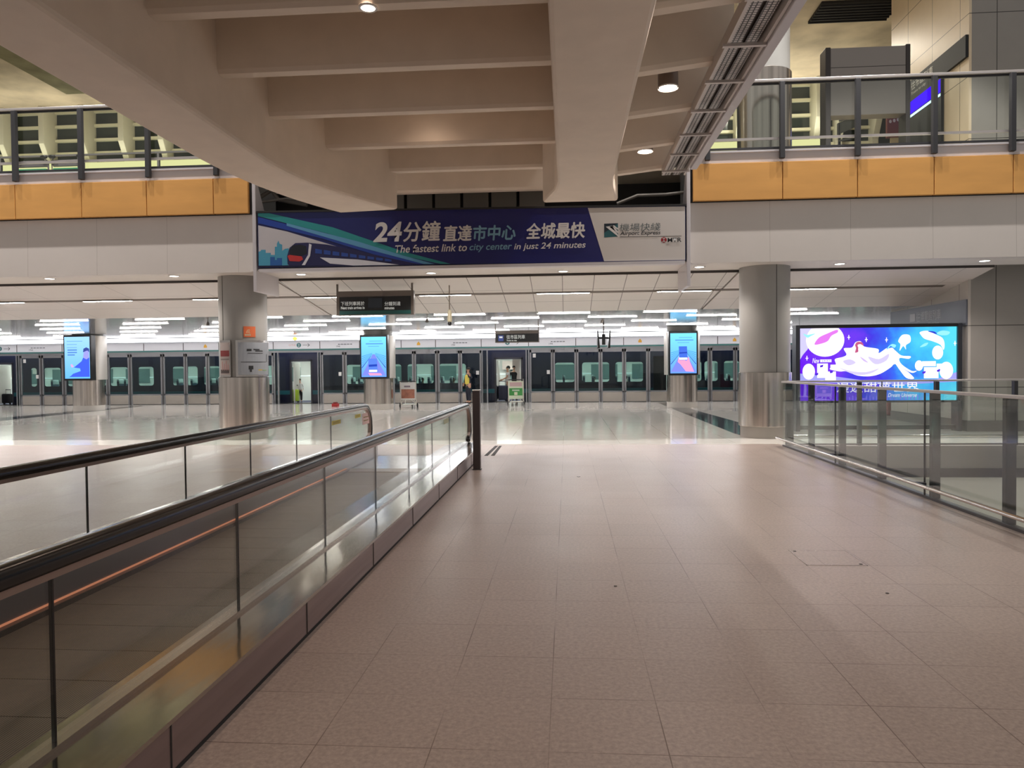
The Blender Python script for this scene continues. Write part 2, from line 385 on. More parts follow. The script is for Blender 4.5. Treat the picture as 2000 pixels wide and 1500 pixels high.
# slot with tubes in the slope
struct('trim_11', MB().prism([(-30, 18.62, sz(18.62)-.004), (9.2, 18.62, sz(18.62)-.004), (9.2, 18.78, sz(18.78)-.004), (-30, 18.78, sz(18.78)-.004)], (0, 0, .01)), mat('lighting slot', (96, 84, 76), .6))
def tube_light(x, Y, z, L, label, group, tilt=0):
    t = empty('tube_light', (x, Y, z), label, 'ceiling light', group)
    bx(x-L/2-.03, x+L/2+.03, Y-.06, Y+.06, z-.005, z-.001).build('housing', M['white'], t)
    bx(x-L/2, x+L/2, Y-.035, Y+.035, z-.010, z-.004).build('diffuser', M['tube'], t)
xc = xs(1100, 18.7, 570)
names = {-4: 'far left', -3: 'left of the wifi column', -2: 'behind the train time display', -1: 'right of the train time display', 0: 'in the centre of the slot', 1: 'left of the right hand column', 2: 'right of the right hand column'}
for k in range(-5, 3):
    tube_light(xc+3.03*k, 18.7, sz(18.7)-.018, 1.32, 'lit tube in the slot of the sloping ceiling, %s' % names.get(k, 'leftmost of the row'), 'tubes in the sloping ceiling slot')
rows = [21.2, 23.0, 25.2, 27.6, 30.0]
for i, Y in enumerate(rows):
    for k in range(-9, 4 if i else 3):
        x = xc + 3.03*k + (1.5 if i % 2 else 0)
        if x < -27 or x > 9: continue
        tube_light(x, Y, Z2c-.006, 1.5, 'lit tube in the polished metal strip ceiling', 'tubes in the polished metal strip ceiling')
# downlights in the soffit strip
for i, (px, py) in enumerate(((-150, 549), (97, 544), (340, 539), (588, 535.5), (842, 533), (1100, 529.5), (1366, 521), (1640, 515), (1923, 509))):
    p = atZ(px, py, fz0)
    if p.y > 17.2: p.y = 16.7
    t = empty('downlight', (p.x, p.y, fz0), 'small round downlight in the white strip under the balcony, %s from the left' % (ordn+['eighth', 'ninth'])[i], 'ceiling light', 'round downlights under the balcony edge')
    MB().lathe([(.10, -.012), (.13, -.012), (.13, 0), (.10, 0)], p, 28, cap=False).build('trim_ring', M['white'], t)
    MB().cyl((p.x, p.y, fz0-.008), .10, .006).build('lens', M['lampcool'], t)
    spot('downlight_lamp', (p.x, p.y, fz0-.03), 170, (1, .9, .82), 130, .08)

# -------------------------------------------------- hanging end plates beside the banner
for px, s in ((499, 'left'), (1344, 'right')):
    x = atY(px, 470, FY-.1).x
    zb = zs(568 if s == 'left' else 557, FY-.3, px)
    o = MB().prism([(x-.04, FY-.16, zb), (x-.04, FY+1.1, zb+.0), (x-.04, FY+1.1, 4.1), (x-.04, FY-.16, 5.98)], (.08, 0, 0)).build('end_plate', M['ledge'], bevel=.01)
    tag(o, 'white end plate hanging beside the %s end of the blue banner' % s, 'panel')

# -------------------------------------------------- luminous zone, upper hall
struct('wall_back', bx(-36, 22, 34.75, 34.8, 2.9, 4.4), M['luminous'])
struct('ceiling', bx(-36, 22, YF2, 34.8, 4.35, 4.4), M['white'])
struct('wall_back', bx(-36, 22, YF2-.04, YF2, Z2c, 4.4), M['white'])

# ================================================================== OVERHEAD BRIDGE (runs towards the viewer above the tan floor)
br = empty('overhead_bridge', (-1.5, 6, 4.7), 'warm grey concrete bridge with deep cross ribs, overhead in front of the banner', 'bridge')
zg = 4.71; ztop = 6.35
def girder(outer, inner, name):
    """plan outline swept upwards; bottom edges chamfered a little"""
    poly = outer + inner[::-1]
    o = MB().prism([(x, y, zg) for x, y in poly], (0, 0, ztop-zg)).build(name, M['paint'], br, bevel=.05)
    return o
def bez(p0, p1, p2, n=10): return [((1-t)**2*p0[0]+2*t*(1-t)*p1[0]+t*t*p2[0], (1-t)**2*p0[1]+2*t*(1-t)*p1[1]+t*t*p2[1]) for t in [k/n for k in range(n+1)]]
outer = [(-5.36, -5)] + bez((-5.36, 10.4), (-5.30, 12.6), (-4.45, 14.25))
inner = [(-4.42, -5)] + bez((-4.42, 10.6), (-4.35, 12.3), (-3.25, 14.1))
girder(outer, inner, 'edge_girder')
so = [(-.14, -5), (-.14, 12.3), (-.20, 12.9), (-.44, 13.85)]
si = [(.79, -5), (.79, 12.3), (.84, 12.9), (.97, 13.85)]
girder(so, si, 'spine_girder')
RY = [1.22+1.58*k for k in range(-3, 10)]
RY = [y for y in RY]
for k, e_ in enumerate((721, 596, 508, 441, 391, 348)):
    pass
ribY = [3.8*1430/e_ for e_ in (721, 596, 508, 441, 391, 348)]
ribY = [ribY[0]-1.58*k for k in range(7, 0, -1)] + ribY
for i, y in enumerate(ribY):
    # ribs between the girders, bottoms rounded, slightly tapering
    xr0, xr1 = (-4.42, -.14) if y < 14.2 else (-4.05, -.45)
    if 13.0 < y < 14.2: xr0, xr1 = -4.1, -.35
    pr = [(xr0, y+.26, 6.4), (xr0, y+.22, 5.46), (xr0, y+.18, 5.41), (xr0, y+.03, 5.41), (xr0, y, 5.46), (xr0, y-.05, 6.4)]
    MB().prism(pr, (xr1-xr0, 0, 0)).build('rib', M['paint'], br)
    # haunch where the rib meets the edge girder
    if 0: MB().prism([(-4.42, y, 5.1), (-4.18, y, 5.43), (-4.42, y, 5.43)], (0, .2, 0)).build('haunch', M['paint'], br)
    if y < 14.2:
        yy = y
        pr = [(.79, yy+.24, 6.4), (.79, yy+.22, 5.26), (.79, yy+.18, 5.21), (.79, yy+.03, 5.21), (.79, yy, 5.26), (.79, yy-.04, 6.4)]
        v = [Vector(p) for p in pr]; w2 = [p+Vector((1.25, 0, .14 if p.z < 6 else 0)) for p in v]; n = 6
        MB().add(v+w2, [tuple(range(n))[::-1], tuple(range(n, 2*n))]+[(a, (a+1) % n, n+(a+1) % n, n+a) for a in range(n)]).build('cantilever_rib', M['paint'], br)
bx(-5.3, 2.1, -5, 14.2, 6.3, 6.45).build('deck', M['paint'], br)
bx(-4.2, -.3, 14.2, 15.9, 6.3, 6.45).build('deck', M['paint'], br)
# edge beam and cable tray along the right side of the bridge
tr = empty('cable_tray', (2.0, 6, 5.2), 'perforated pale metal cable tray running along the right edge of the overhead bridge', 'cable tray')
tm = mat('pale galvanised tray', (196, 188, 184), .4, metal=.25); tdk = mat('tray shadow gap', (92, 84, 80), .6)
perf = gridm('perforated tray', (196, 190, 186), (60, 56, 54), 'YX', (.05, .05), (0, 0), .016, rough=.4, metal=.2, noise=.02)
zt = 5.22
bx(2.24, 2.36, -5, 13.5, zt-.06, zt+.42).build('edge_beam', M['ledge'], tr, bevel=.01)
bx(1.80, 1.84, -5, 14.0, zt-.02, zt+.14).build('side_rail', tm, tr)
bx(2.20, 2.235, -5, 14.0, zt-.02, zt+.14).build('side_rail', tm, tr)
bx(1.86, 2.0, -5, 14.3, zt+.06, zt+.075).build('perforated_tray', perf, tr)
bx(2.04, 2.17, -5, 14.3, zt+.06, zt+.075).build('perforated_tray', perf, tr)
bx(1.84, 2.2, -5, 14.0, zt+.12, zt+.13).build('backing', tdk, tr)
y = -4.2
while y < 14.2:
    b = MB().box(1.76, 2.26, y, y+.05, zt-.045, zt-.01)
    b.build('cross_bar', tm, tr); y += 1.05
# surface mounted lights under the right ribs
for i, y in enumerate((9.9, 12.75, 6.9, 3.9, .9, -2.2)):
    x = 1.36
    t = empty('cylinder_light', (x, y, 5.2), ['larger lit cylinder downlight under the bridge, nearer the viewer', 'smaller lit cylinder downlight under the bridge, nearer the banner'][i] if i < 2 else 'cylinder downlight under the bridge above the viewer', 'ceiling light', 'cylinder downlights under the bridge')
    zc = 5.31
    if i < 2 or 1:
        MB().lathe([(.132, 0), (.132, .62), (.0, .62)], (x, y, zc), 28).build('body', mat('grey metal can', (128, 112, 104), .4, metal=.4), t, smooth=True)
        MB().lathe([(.132, -.02), (.132, .0), (.112, .0), (.112, -.014)], (x, y, zc), 28, cap=False).build('rim', M['white'], t)
        MB().cyl((x, y, zc-.012), .114, .01).build('lens', M['lampwarm'], t)
    spot('cylinder_lamp', (x, y, zc-.05), 92, (1, .88, .82), 125, .11)
for i, (x, y, z) in enumerate(((-2.05, 7.62, 5.405), (-2.25, 11.75, 5.95), (-2.1, 4.45, 5.405), (-2.1, 1.3, 5.405), (-2.1, -1.9, 5.405))):
    t = empty('recessed_downlight', (x, y, z), ['lit recessed downlight in the rib at the top edge', 'recessed downlight hidden between two ribs near the warm glow'][i] if i < 2 else 'recessed downlight under the bridge above the viewer', 'ceiling light', 'recessed downlights in the bridge ribs')
    MB().lathe([(.075, -.012), (.1, -.012), (.1, 0), (.075, 0)], (x, y, z), 24, cap=False).build('trim_ring', M['white'], t)
    MB().cyl((x, y, z-.008), .075, .006).build('lens', M['lampwarm'], t)
    spot('recessed_lamp', (x, y, z-.03), 66 if i != 1 else 18, (1, .76, .58), 150, .07, 1)

# services in the dark void above the banner
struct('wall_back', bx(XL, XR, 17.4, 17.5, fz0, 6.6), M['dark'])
vd = mat('dull grey duct', (118, 112, 106), .6)
for i in range(6):
    p0 = atY(742+54*i+(4 if i else 0), 375, 17.2).x; p1 = atY(742+54*i+52, 375, 17.2).x
    tag(bx(p0, p1, 16.9, 17.2, 5.3, 6.3).build('duct_panel', vd), 'dull grey duct panel in the dark gap above the banner, %s from the left' % ordn[i], 'duct', 'duct panels above the banner')
for i, (pts, r, lb) in enumerate((
    ([atY(510, 395, 16.5), atY(560, 388, 16.5), atY(640, 396, 16.4), atY(740, 398, 16.4)], .03, 'thin grey pipe run above the left end of the banner'),
    ([atY(1205, 398, 16.4), atY(1245, 382, 16.4), atY(1300, 380, 16.4), atY(1335, 376, 16.4)], .035, 'thin grey pipe run above the right end of the banner'),
    ([atY(508, 385, 16.7), atY(530, 372, 16.7), atY(545, 390, 16.7), atY(600, 400, 16.7)], .05, 'bent grey pipe at the corner above the left end of the banner'))):
    tag(MB().tube(pts, r).build('pipe', vd, smooth=True), lb, 'pipe')
tag(MB().box(-6.9, 2.6, 16.35, 16.5, 5.06, 5.16).build('support_beam', mat('dark steel beam', (70, 66, 64), .6)), 'dark steel beam just above the banner top', 'beam')

# ================================================================== BANNER
bn = empty('advertising_banner', (-2.1, 15.9, 4.4), 'long blue and white train advertising banner with Chinese and English lettering', 'banner')
BY = 15.85
bl, brt = atY(504, 470, BY).x, atY(1339, 460, BY).x
bz0 = lambda x: 3.90+(3.87-3.90)*(x-bl)/(brt-bl); bz1 = lambda x: 5.11+(5.02-5.11)*(x-bl)/(brt-bl)
MB().prism([(bl, BY, bz0(bl)), (brt, BY, bz0(brt)), (brt, BY, bz1(brt)), (bl, BY, bz1(bl))], (0, .12, 0)).build('panel', mat('navy banner print', (14, 22, 96), .35), bn)
def bp(px, py): p = atY(px, py, BY); return (p.x, p.z)
def bflat(pts, m, t=.004, name='artwork'):
    q = []
    for px, py in pts:
        x, z = bp(px, py); q.append((min(max(x, bl+.01), brt-.01), min(max(z, bz0(x)+.01), bz1(x)-.01)))
    return flat(bn, q, m, BY, name, t)
greyw = mat('banner pale grey', (206, 200, 196), .35)
bflat([(1148, 400), (1341, 396), (1341, 518), (1180, 518)], greyw, .004, 'white_field')
bflat([(504, 440), (560, 452), (640, 476), (740, 507), (775, 521), (504, 525)], mat('banner haze', (190, 186, 190), .4), .003, 'pale_sky')
bflat([(504, 413), (525, 415), (650, 444), (790, 492), (880, 520), (862, 520), (770, 496), (640, 456), (504, 422)], mat('banner teal streak', (36, 138, 140), .35), .005, 'teal_streak')
bflat([(504, 424), (640, 458), (765, 498), (850, 519), (815, 520), (740, 500), (630, 466), (504, 436)], mat('banner blue streak', (24, 60, 150), .35), .006, 'blue_streak')
bflat([(560, 436), (700, 472), (790, 500), (850, 520), (830, 520), (700, 482), (560, 441)], mat('banner light streak', (90, 150, 190), .35), .007, 'pale_streak')
cityb = mat('banner skyline blue', (70, 150, 180), .4); cityd = mat('banner skyline dark blue', (34, 90, 160), .4)
bflat([(504, 521), (504, 492), (510, 490), (510, 488), (519, 488), (519, 494), (529, 494), (529, 498), (537, 498), (537, 482), (541, 482), (541, 476), (544, 470), (546, 476), (551, 478), (551, 490), (557, 486), (564, 485), (564, 521)], cityb, .006, 'skyline')
bflat([(528, 521), (528, 502), (537, 502), (537, 508), (541, 508), (541, 504), (551, 504), (551, 521)], cityd, .007, 'skyline')
bflat([(504, 522), (504, 519), (700, 519), (880, 521), (880, 524), (504, 526)], mat('banner ground', (6, 10, 50), .4), .008, 'ground')
trn = mat('banner train body', (30, 28, 78), .3); trw = mat('banner train white', (214, 214, 222), .3); trr = mat('banner train red', (190, 50, 50), .3)
bflat([(562, 516), (561, 500), (566, 484), (577, 475), (600, 474), (640, 478), (700, 490), (760, 504), (820, 519), (700, 520), (600, 519), (566, 519)], trn, .010, 'train_artwork')
bflat([(625, 503), (700, 507), (780, 518), (690, 519), (645, 515)], trw, .012, 'train_artwork')
bflat([(566, 488), (572, 480), (586, 478), (598, 481), (600, 496), (588, 500), (566, 498)], mat('banner cab glass', (18, 20, 34), .2), .012, 'train_artwork')
bflat([(562, 500), (566, 498), (590, 501), (592, 507), (585, 511), (566, 510)], trr, .013, 'train_artwork')
bflat([(604, 476), (609, 478), (606, 500), (596, 518), (590, 518), (602, 498)], trw, .0135, 'train_artwork')
for k in range(9):
    x0 = 616+k*17; y0 = 486+k*2.4
    bflat([(x0, y0), (x0+13, y0+2), (x0+13, y0+10-k*.5), (x0, y0+9-k*.5)], mat('banner train window', (40, 70, 150), .2), .013, 'train_window')
tw = mat('banner lettering white', (214, 210, 208), .4); tb = mat('banner lettering pale blue', (120, 165, 190), .4); tk = mat('banner lettering black', (26, 28, 32), .4)
def btext(s, px0, px1, pyb, pyt, m, shear=.12, bold=.0, name='lettering', slope=-.0, fat=0):
    a, b = atY(px0, pyb, BY-.015), atY(px1, pyt, BY-.015)
    return text(s, a.x, b.x, a.z, b.z, BY-.012, m, bn, name, shear=shear, bold=bold, thick=.004, slope=slope, fat=fat)
SL = .004
btext('24', 729, 785, 473, 433, tw, .15, .03, slope=SL)
btext('分鐘', 788, 860, 472, 432, tw, .1, 0, slope=SL, fat=.009)
btext('直達', 866, 921, 471, 440, tw, .1, 0, slope=SL, fat=.009)
btext('市中心', 925, 1006, 470, 439, tb, .1, 0, slope=SL, fat=.009)
btext('全城最快', 1029, 1142, 467, 434, tw, .1, 0, slope=SL, fat=.009)
btext('The fastest link to', 772, 912, 494, 476, tw, .22, .012, slope=SL)
btext('city center', 917, 1000, 493, 475, tb, .22, .012, slope=SL)
btext('in just 24 minutes', 1004, 1144, 491, 472, tw, .22, .012, slope=SL)
btext('機場快綫', 1210, 1290, 452, 435, mat('banner grey ink', (90, 98, 100), .4), .1, .0)
btext('Airport Express', 1211, 1290, 462, 450, tk, .2, .008)
btext('MTR', 1304, 1331, 473, 464, tk, 0, .015)
bflat([(1211, 462.4), (1331, 460.6), (1331, 461.3), (1211, 463.1)], tk, .006, 'rule')
tl = mat('banner logo teal', (36, 92, 100), .4)
bflat([(1180, 437), (1207, 436), (1207, 462), (1180, 464)], tl, .006, 'logo')
bflat([(1180, 437), (1207, 436), (1200, 441), (1190, 448), (1180, 455)], mat('banner logo navy', (20, 36, 50), .4), .007, 'logo')
for q in ([(1183, 443), (1195, 441), (1207, 459), (1207, 462)], [(1190, 443), (1197, 441), (1207, 452), (1207, 456)], [(1195, 442), (1199, 440), (1207, 446), (1207, 449)]):
    bflat(q, tw, .009, 'logo')
cxm, czm = bp(1296.5, 468.5); flat(bn, ell(cxm, czm, .062, .062), mat('banner emblem red', (150, 30, 44), .4), BY, 'logo', .006)
for q in ((-.03, .035, .03, -.035), (.03, .035, -.03, -.035)): pass
flat(bn, [(cxm-.005, czm-.045), (cxm+.005, czm-.045), (cxm+.005, czm+.045), (cxm-.005, czm+.045)], tw, BY, 'logo', .009)
flat(bn, ell(cxm, czm+.052, .032, .034, 12, PI, 2*PI)+ell(cxm, czm+.052, .022, .024, 12, 2*PI, PI), tw, BY, 'logo', .009)
flat(bn, ell(cxm, czm-.052, .032, .034, 12, 0, PI)+ell(cxm, czm-.052, .022, .024, 12, PI, 0), tw, BY, 'logo', .009)
MB().box(bl+.02, brt-.02, BY-.03, BY+.2, 3.80, 3.865).build('bottom_trim', M['ledge'], bn)
MB().prism([(bl-.02, BY-.02, bz1(bl)), (brt+.02, BY-.02, bz1(brt)), (brt+.02, BY-.02, bz1(brt)+.04), (bl-.02, BY-.02, bz1(bl)+.04)], (0, .16, 0)).build('top_trim', M['dark'], bn)

# ================================================================== COLUMNS
def big_column(px, label, upper):
    c = (xs(px, 17.0), 17.0)
    o = empty('round_column', (c[0], c[1], 0), label, 'column')
    MB().lathe([(.535, 0), (.535, .26)], (*c, 0), 56).build('plinth', mat('grey stone plinth', (150, 144, 138), .35), o, smooth=True)
    MB().lathe([(.565, .26), (.575, .27), (.575, 1.46), (.555, 1.47)], (*c, 0), 64).build('steel_cladding', M['steel'], o, smooth=True)
    MB().lathe([(.55, 1.46), (.55, 3.83)], (*c, 0), 56).build('shaft', M['greypaint'], o, smooth=True)
    a = math.atan2(-.55, .12)
    MB().box(c[0]+(.12 if px > 1000 else -.27)-.005, c[0]+(.12 if px > 1000 else -.27)+.005, c[1]-math.sqrt(.55**2-(.12 if px > 1000 else .27)**2)-.006, c[1]-.4, 1.47, 3.83).build('panel_joint', M['joint'], o)
    if upper:
        MB().lathe([(.55, 6.2), (.55, 12.7)], (*c, 0), 56).build('shaft', M['greypaint'], o, smooth=True)
        MB().lathe([(.585, 6.2), (.585, 8.12), (.56, 8.14)], (*c, 0), 56).build('steel_cladding', M['steel'], o, smooth=True)
    return o, c
rc, rcc = big_column(1493.5, 'large round grey column with brushed steel base beside the glass rail', True)
lc, lcc = big_column(476.5, 'large round grey column with an orange wifi sign and two posters', False)
# wifi sign and posters curve round the left column
def curved(c, r, a0, a1, z0, z1, m, name, parent, t=.012, n=12):
    out = [(c[0]+r*math.cos(a0+(a1-a0)*k/n), c[1]+r*math.sin(a0+(a1-a0)*k/n)) for k in range(n+1)]
    inn = [(c[0]+(r-t)*math.cos(a0+(a1-a0)*k/n), c[1]+(r-t)*math.sin(a0+(a1-a0)*k/n)) for k in range(n+1)]
    vs_ = [(x, y, z0) for x, y in out]+[(x, y, z1) for x, y in out]+[(x, y, z0) for x, y in inn]+[(x, y, z1) for x, y in inn]
    N = n+1; fs = []
    for k in range(n): fs += [(k, k+1, N+k+1, N+k), (2*N+k+1, 2*N+k, 3*N+k, 3*N+k+1), (N+k, N+k+1, 3*N+k+1, 3*N+k), (k+1, k, 2*N+k, 2*N+k+1)]
    fs += [(0, N, 3*N, 2*N), (n, 2*N+n, 3*N+n, N+n)]
    return MB().add(vs_, fs).build(name, m, parent)
def ang(px, c, r):   # angle on the column seen at picture column px
    x = xs(px, c[1]-r*.9)-c[0]; return -math.acos(max(-1, min(1, x/r)))
R = .555
ws = empty('wifi_sign', (lcc[0], lcc[1]-.55, 2.4), 'small orange wireless sign stuck on the left column above the posters', 'sign')
a0, a1 = ang(477, lcc, R), ang(494, lcc, R)
zw0, zw1 = zs(658, 16.45, 485), zs(637, 16.45, 485)
curved(lcc, R+.006, a0, a1, zw0, zw1, mat('orange sign', (196, 100, 60), .4), 'plate', ws)
xm = (xs(477, 16.45)+xs(494, 16.45))/2
cream = mat('sign cream', (240, 214, 180), .4)
for rr in (.035, .06, .085):
    flat(ws, ell(xm+.045, zw0+.09, rr, rr, 10, PI*.5, PI)+ell(xm+.045, zw0+.09, rr-.012, rr-.012, 10, PI, PI*.5), cream, 16.44, 'wifi_symbol', .006)
flat(ws, ell(xm+.045, zw0+.09, .012, .012), cream, 16.44, 'wifi_symbol', .006)
flat(ws, [(xm-.07, zw0+.025), (xm+.07, zw0+.025), (xm+.07, zw0+.065), (xm-.07, zw0+.065)], cream, 16.44, 'wifi_symbol', .006)
zp0, zp1 = zs(736, 16.4, 480), zs(664, 16.4, 480)
def poster(px0, px1, label, base, draw):
    a0, a1 = ang(px0, lcc, .60), ang(px1, lcc, .60)
    p = empty('poster_frame', (lcc[0], lcc[1]-.6, (zp0+zp1)/2), label, 'poster')
    curved(lcc, .61, a0, a1, zp0, zp1, M['steel_s'], 'frame', p, .05)
    d = (a1-a0)
    curved(lcc, .616, a0+d*.06, a1-d*.06, zp0+.05, zp1-.05, base, 'print', p, .006)
    draw(p, a0, d)
def pcurve(p, a0, d, u0, u1, v0, v1, m, name='print_detail'):
    return curved(lcc, .62, a0+d*u0, a0+d*u1, zp0+(zp1-zp0)*v0, zp0+(zp1-zp0)*v1, m, name, p, .004, 5)
def dr1(p, a0, d):
    pcurve(p, a0, d, .1, .92, .56, .72, mat('poster red', (128, 54, 56), .5)); pcurve(p, a0, d, .12, .9, .46, .5, mat('poster grey', (120, 114, 112), .5))
    pcurve(p, a0, d, .1, .9, .1, .2, mat('poster dark', (80, 72, 72), .5))
    for u, h in ((.25, .42), (.45, .36), (.62, .44), (.78, .34)): pcurve(p, a0, d, u, u+.06, .18, h, mat('poster pink', (176, 130, 128), .5))
def dr2(p, a0, d):
    k = mat('poster ink', (40, 42, 46), .5)
    pcurve(p, a0, d, .28, .4, .70, .76, k); pcurve(p, a0, d, .45, .62, .73, .76, k); pcurve(p, a0, d, .5, .72, .69, .72, k)
    pcurve(p, a0, d, .3, .72, .635, .65, k); pcurve(p, a0, d, .13, .84, .395, .41, k); pcurve(p, a0, d, .86, .875, .4, .62, k)
    pcurve(p, a0, d, .32, .44, .2, .3, k); pcurve(p, a0, d, .35, .4, .13, .2, k); pcurve(p, a0, d, .58, .7, .17, .2, mat('poster gold', (170, 150, 70), .5)); pcurve(p, a0, d, .72, .86, .16, .19, mat('poster green', (120, 150, 110), .5))
poster(430, 453, 'narrow red and white poster in a steel frame round the left side of the column', mat('poster paper warm', (170, 160, 158), .5), dr1)
poster(463, 509, 'grey notice poster in a steel frame facing the viewer on the left column', mat('poster paper', (142, 148, 156), .5), dr2)

# columns with screens standing further back
skyb = None
def screenmat(name, top, bottom, z0, z1, s):
    m = bpy.data.materials.new(name); m.use_nodes = True; nt = m.node_tree; nt.nodes.clear(); L = nt.links
    tc = nt.nodes.new('ShaderNodeTexCoord'); sp_ = nt.nodes.new('ShaderNodeSeparateXYZ'); L.new(tc.outputs['Object'], sp_.inputs[0])
    mr = nt.nodes.new('ShaderNodeMapRange'); mr.inputs[1].default_value = z0; mr.inputs[2].default_value = z1; L.new(sp_.outputs[2], mr.inputs[0])
    n = nt.nodes.new('ShaderNodeTexNoise'); n.inputs['Scale'].default_value = 4; L.new(tc.outputs['Object'], n.inputs['Vector'])
    mx = nt.nodes.new('ShaderNodeMixRGB'); mx.inputs[1].default_value = (*lin(bottom), 1); mx.inputs[2].default_value = (*lin(top), 1); L.new(mr.outputs[0], mx.inputs[0])
    e = nt.nodes.new('ShaderNodeEmission'); e.inputs[1].default_value = s; L.new(mx.outputs[0], e.inputs[0])
    o = nt.nodes.new('ShaderNodeOutputMaterial'); L.new(e.outputs[0], o.inputs[0]); return m
scm = {}
def kiosk(px, spx0, spx1, spy0, spy1, label, kind):
    Yc = 29.6; c = (xs(px, Yc), Yc)
    o = empty('screen_column', (c[0], c[1], 0), label, 'column')
    MB().lathe([(.60, 0), (.60, .22)], (*c, 0), 48).build('plinth', mat('pale stone plinth', (206, 200, 192), .3), o, smooth=True)
    MB().lathe([(.60, .22), (.60, 1.30)], (*c, 0), 48).build('steel_cladding', M['steel'], o, smooth=True)
    MB().lathe([(.52, 1.28), (.58, 1.30), (.58, 3.19)], (*c, 0), 48).build('shaft', M['greypaint'], o, smooth=True)
    z0, z1 = zs(spy1, Yc-.7, px), zs(spy0, Yc-.7, px)
    x0, x1 = xs(spx0, Yc-.75), xs(spx1, Yc-.75)
    side = 1 if px < 1000 else -1
    MB().lathe([(.70, z0), (.70, z1)], (*c, 0), 48).build('white_casing', mat('pale casing', (206, 200, 192), .3, metal=.4), o, smooth=True)
    s = bx(x0, x1, Yc-.80, Yc-.5, z0-.02, z1+.02).build('screen_frame', M['black'], o, bevel=.01)
    key = kind
    if key not in scm: scm[key] = screenmat('screen picture '+kind, *( ((150, 200, 250), (90, 170, 240)) if kind == 'man' else ((120, 215, 250), (96, 140, 250)) ), 1.2, 3.0, 1.25)
    m = .06
    zc = (z0+z1)/2
    d = empty('tmp', (0, 0, 0)); bpy.data.objects.remove(d)
    sb = MB().box(x0+m, x1-m, Yc-.812, Yc-.80, z0+m, z1-m).build('display', scm[key], o)
    # local z of the picture is measured from the column base
    W, Hh = x1-x0, z1-z0
    def P(u, v): return (x0+W*u, z0+Hh*v)
    YY = Yc-.812
    def f(pts, rgb, s_=1.2, t=.004): return flat(sb, [P(*p) for p in pts], glow('screen ink %s %s' % (rgb, s_), rgb, s_), YY, 'picture_shape', t)
    if kind == 'man':
        for k in range(3): f([(.14, .86-k*.07), (.5+.2*(k == 0), .86-k*.07), (.5+.2*(k == 0), .875-k*.07), (.14, .875-k*.07)], (110, 160, 225))
        for k in range(3): f([(.16, .66-k*.055), (.5-.08*(k == 2), .66-k*.055), (.5-.08*(k == 2), .685-k*.055), (.16, .685-k*.055)], (80, 125, 200))
        f([(.28, .10), (.34, .14), (.62, .2), (.6, .26), (.38, .28), (.66, .42), (.72, .5), (.8, .53), (.94, .5), (.94, .07), (.2, .07)], (64, 92, 224))
        f([(.72, .5), (.74, .6), (.78, .66), (.88, .68), (.93, .64), (.93, .5), (.84, .46)], (150, 150, 235), 1.2, .006)
        f([(.72, .62), (.74, .70), (.84, .73), (.94, .7), (.94, .62), (.88, .66), (.76, .63)], (60, 74, 150), 1.1, .008)
        f([(.30, .28), (.26, .34), (.31, .36), (.38, .30)], (210, 160, 210), 1.2, .006)
    else:
        for k, (a, b, v) in enumerate(((.35, .8, .86), (.22, .84, .79), (.3, .7, .74))): f([(a, v), (b, v), (b, v+.012+.016*(k == 1)), (a, v+.012+.016*(k == 1))], (90, 150, 215))
        f([(.07, .07), (.46, .56), (.54, .56), (.93, .07)], (120, 130, 245))
        for k in range(5):
            f([(.07, .30+.05*k), (.44, .545+.01*k), (.44, .55+.01*k), (.07, .315+.05*k)], (70, 150, 220), 1.0, .005)
            f([(.93, .30+.05*k), (.56, .545+.01*k), (.56, .55+.01*k), (.93, .315+.05*k)], (70, 150, 220), 1.0, .005)
        f([(.07, .26), (.40, .52), (.41, .52), (.07, .235)], (40, 60, 150), 1, .006); f([(.93, .26), (.60, .52), (.59, .52), (.93, .235)], (40, 60, 150), 1, .006)
        z = .28 if kind == 'phone_hand' else .0
        if kind == 'phone_hand':
            f([(.34, .42), (.30, .30), (.40, .24), (.58, .08), (.86, .07), (.72, .3), (.68, .42), (.6, .32)], (235, 150, 190), 1.2, .006)
            f([(.34, .66), (.62, .66), (.64, .34), (.36, .34)], (70, 110, 220), 1.1, .008); f([(.35, .40), (.63, .40), (.63, .35), (.36, .35)], (225, 235, 255), 1.3, .010); f([(.35, .52), (.63, .53), (.63, .50), (.35, .49)], (40, 70, 180), 1.1, .010)
        else:
            f([(.3, .46), (.62, .46), (.64, .14), (.32, .14)], (90, 130, 230), 1.1, .008); f([(.33, .20), (.62, .20), (.62, .15), (.33, .15)], (225, 235, 255), 1.3, .010); f([(.32, .32), (.62, .33), (.62, .28), (.32, .27)], (40, 70, 180), 1.1, .010)
            f([(.3, .13), (.75, .12), (.8, .07), (.35, .07)], (235, 150, 190), 1.2, .006)
    return o
kiosk(173, 126, 180, 655, 742, 'screen column at the far left showing a man in a blue suit', 'man')
kiosk(739, 704, 758, 655, 739, 'screen column in the middle showing a phone over a converging road', 'phone')
kiosk(1332, 1306, 1363, 648, 732, 'screen column at the right showing a hand holding up a phone', 'phone_hand')

# ================================================================== MOVING WALKWAY
wk = empty('moving_walkway', (-2.7, 5, 0), 'moving walkway with glass balustrades and black handrails, running towards the platform', 'moving walkway')
skirtm = brushed('skirt metal', (150, 134, 134), .3, .75, scale=(1, .35, 14), var=.1)
deckm = brushed('deck metal', (178, 172, 164), .12, 1, scale=(3, .5, 3), var=.08)
innerm = mat('inner skirt metal', (104, 104, 112), .3, metal=.7)
chan = mat('handrail channel', (158, 140, 132), .35, metal=.7)
ruby = mat('black handrail rubber', (14, 14, 16), .22)
palm = gridm('grooved pallets', (130, 114, 100), (70, 62, 56), 'X', (.014,), (0,), .006, rough=.5, metal=.4, noise=.12, nscale=5)
WY0, WY1 = -4.0, 13.25
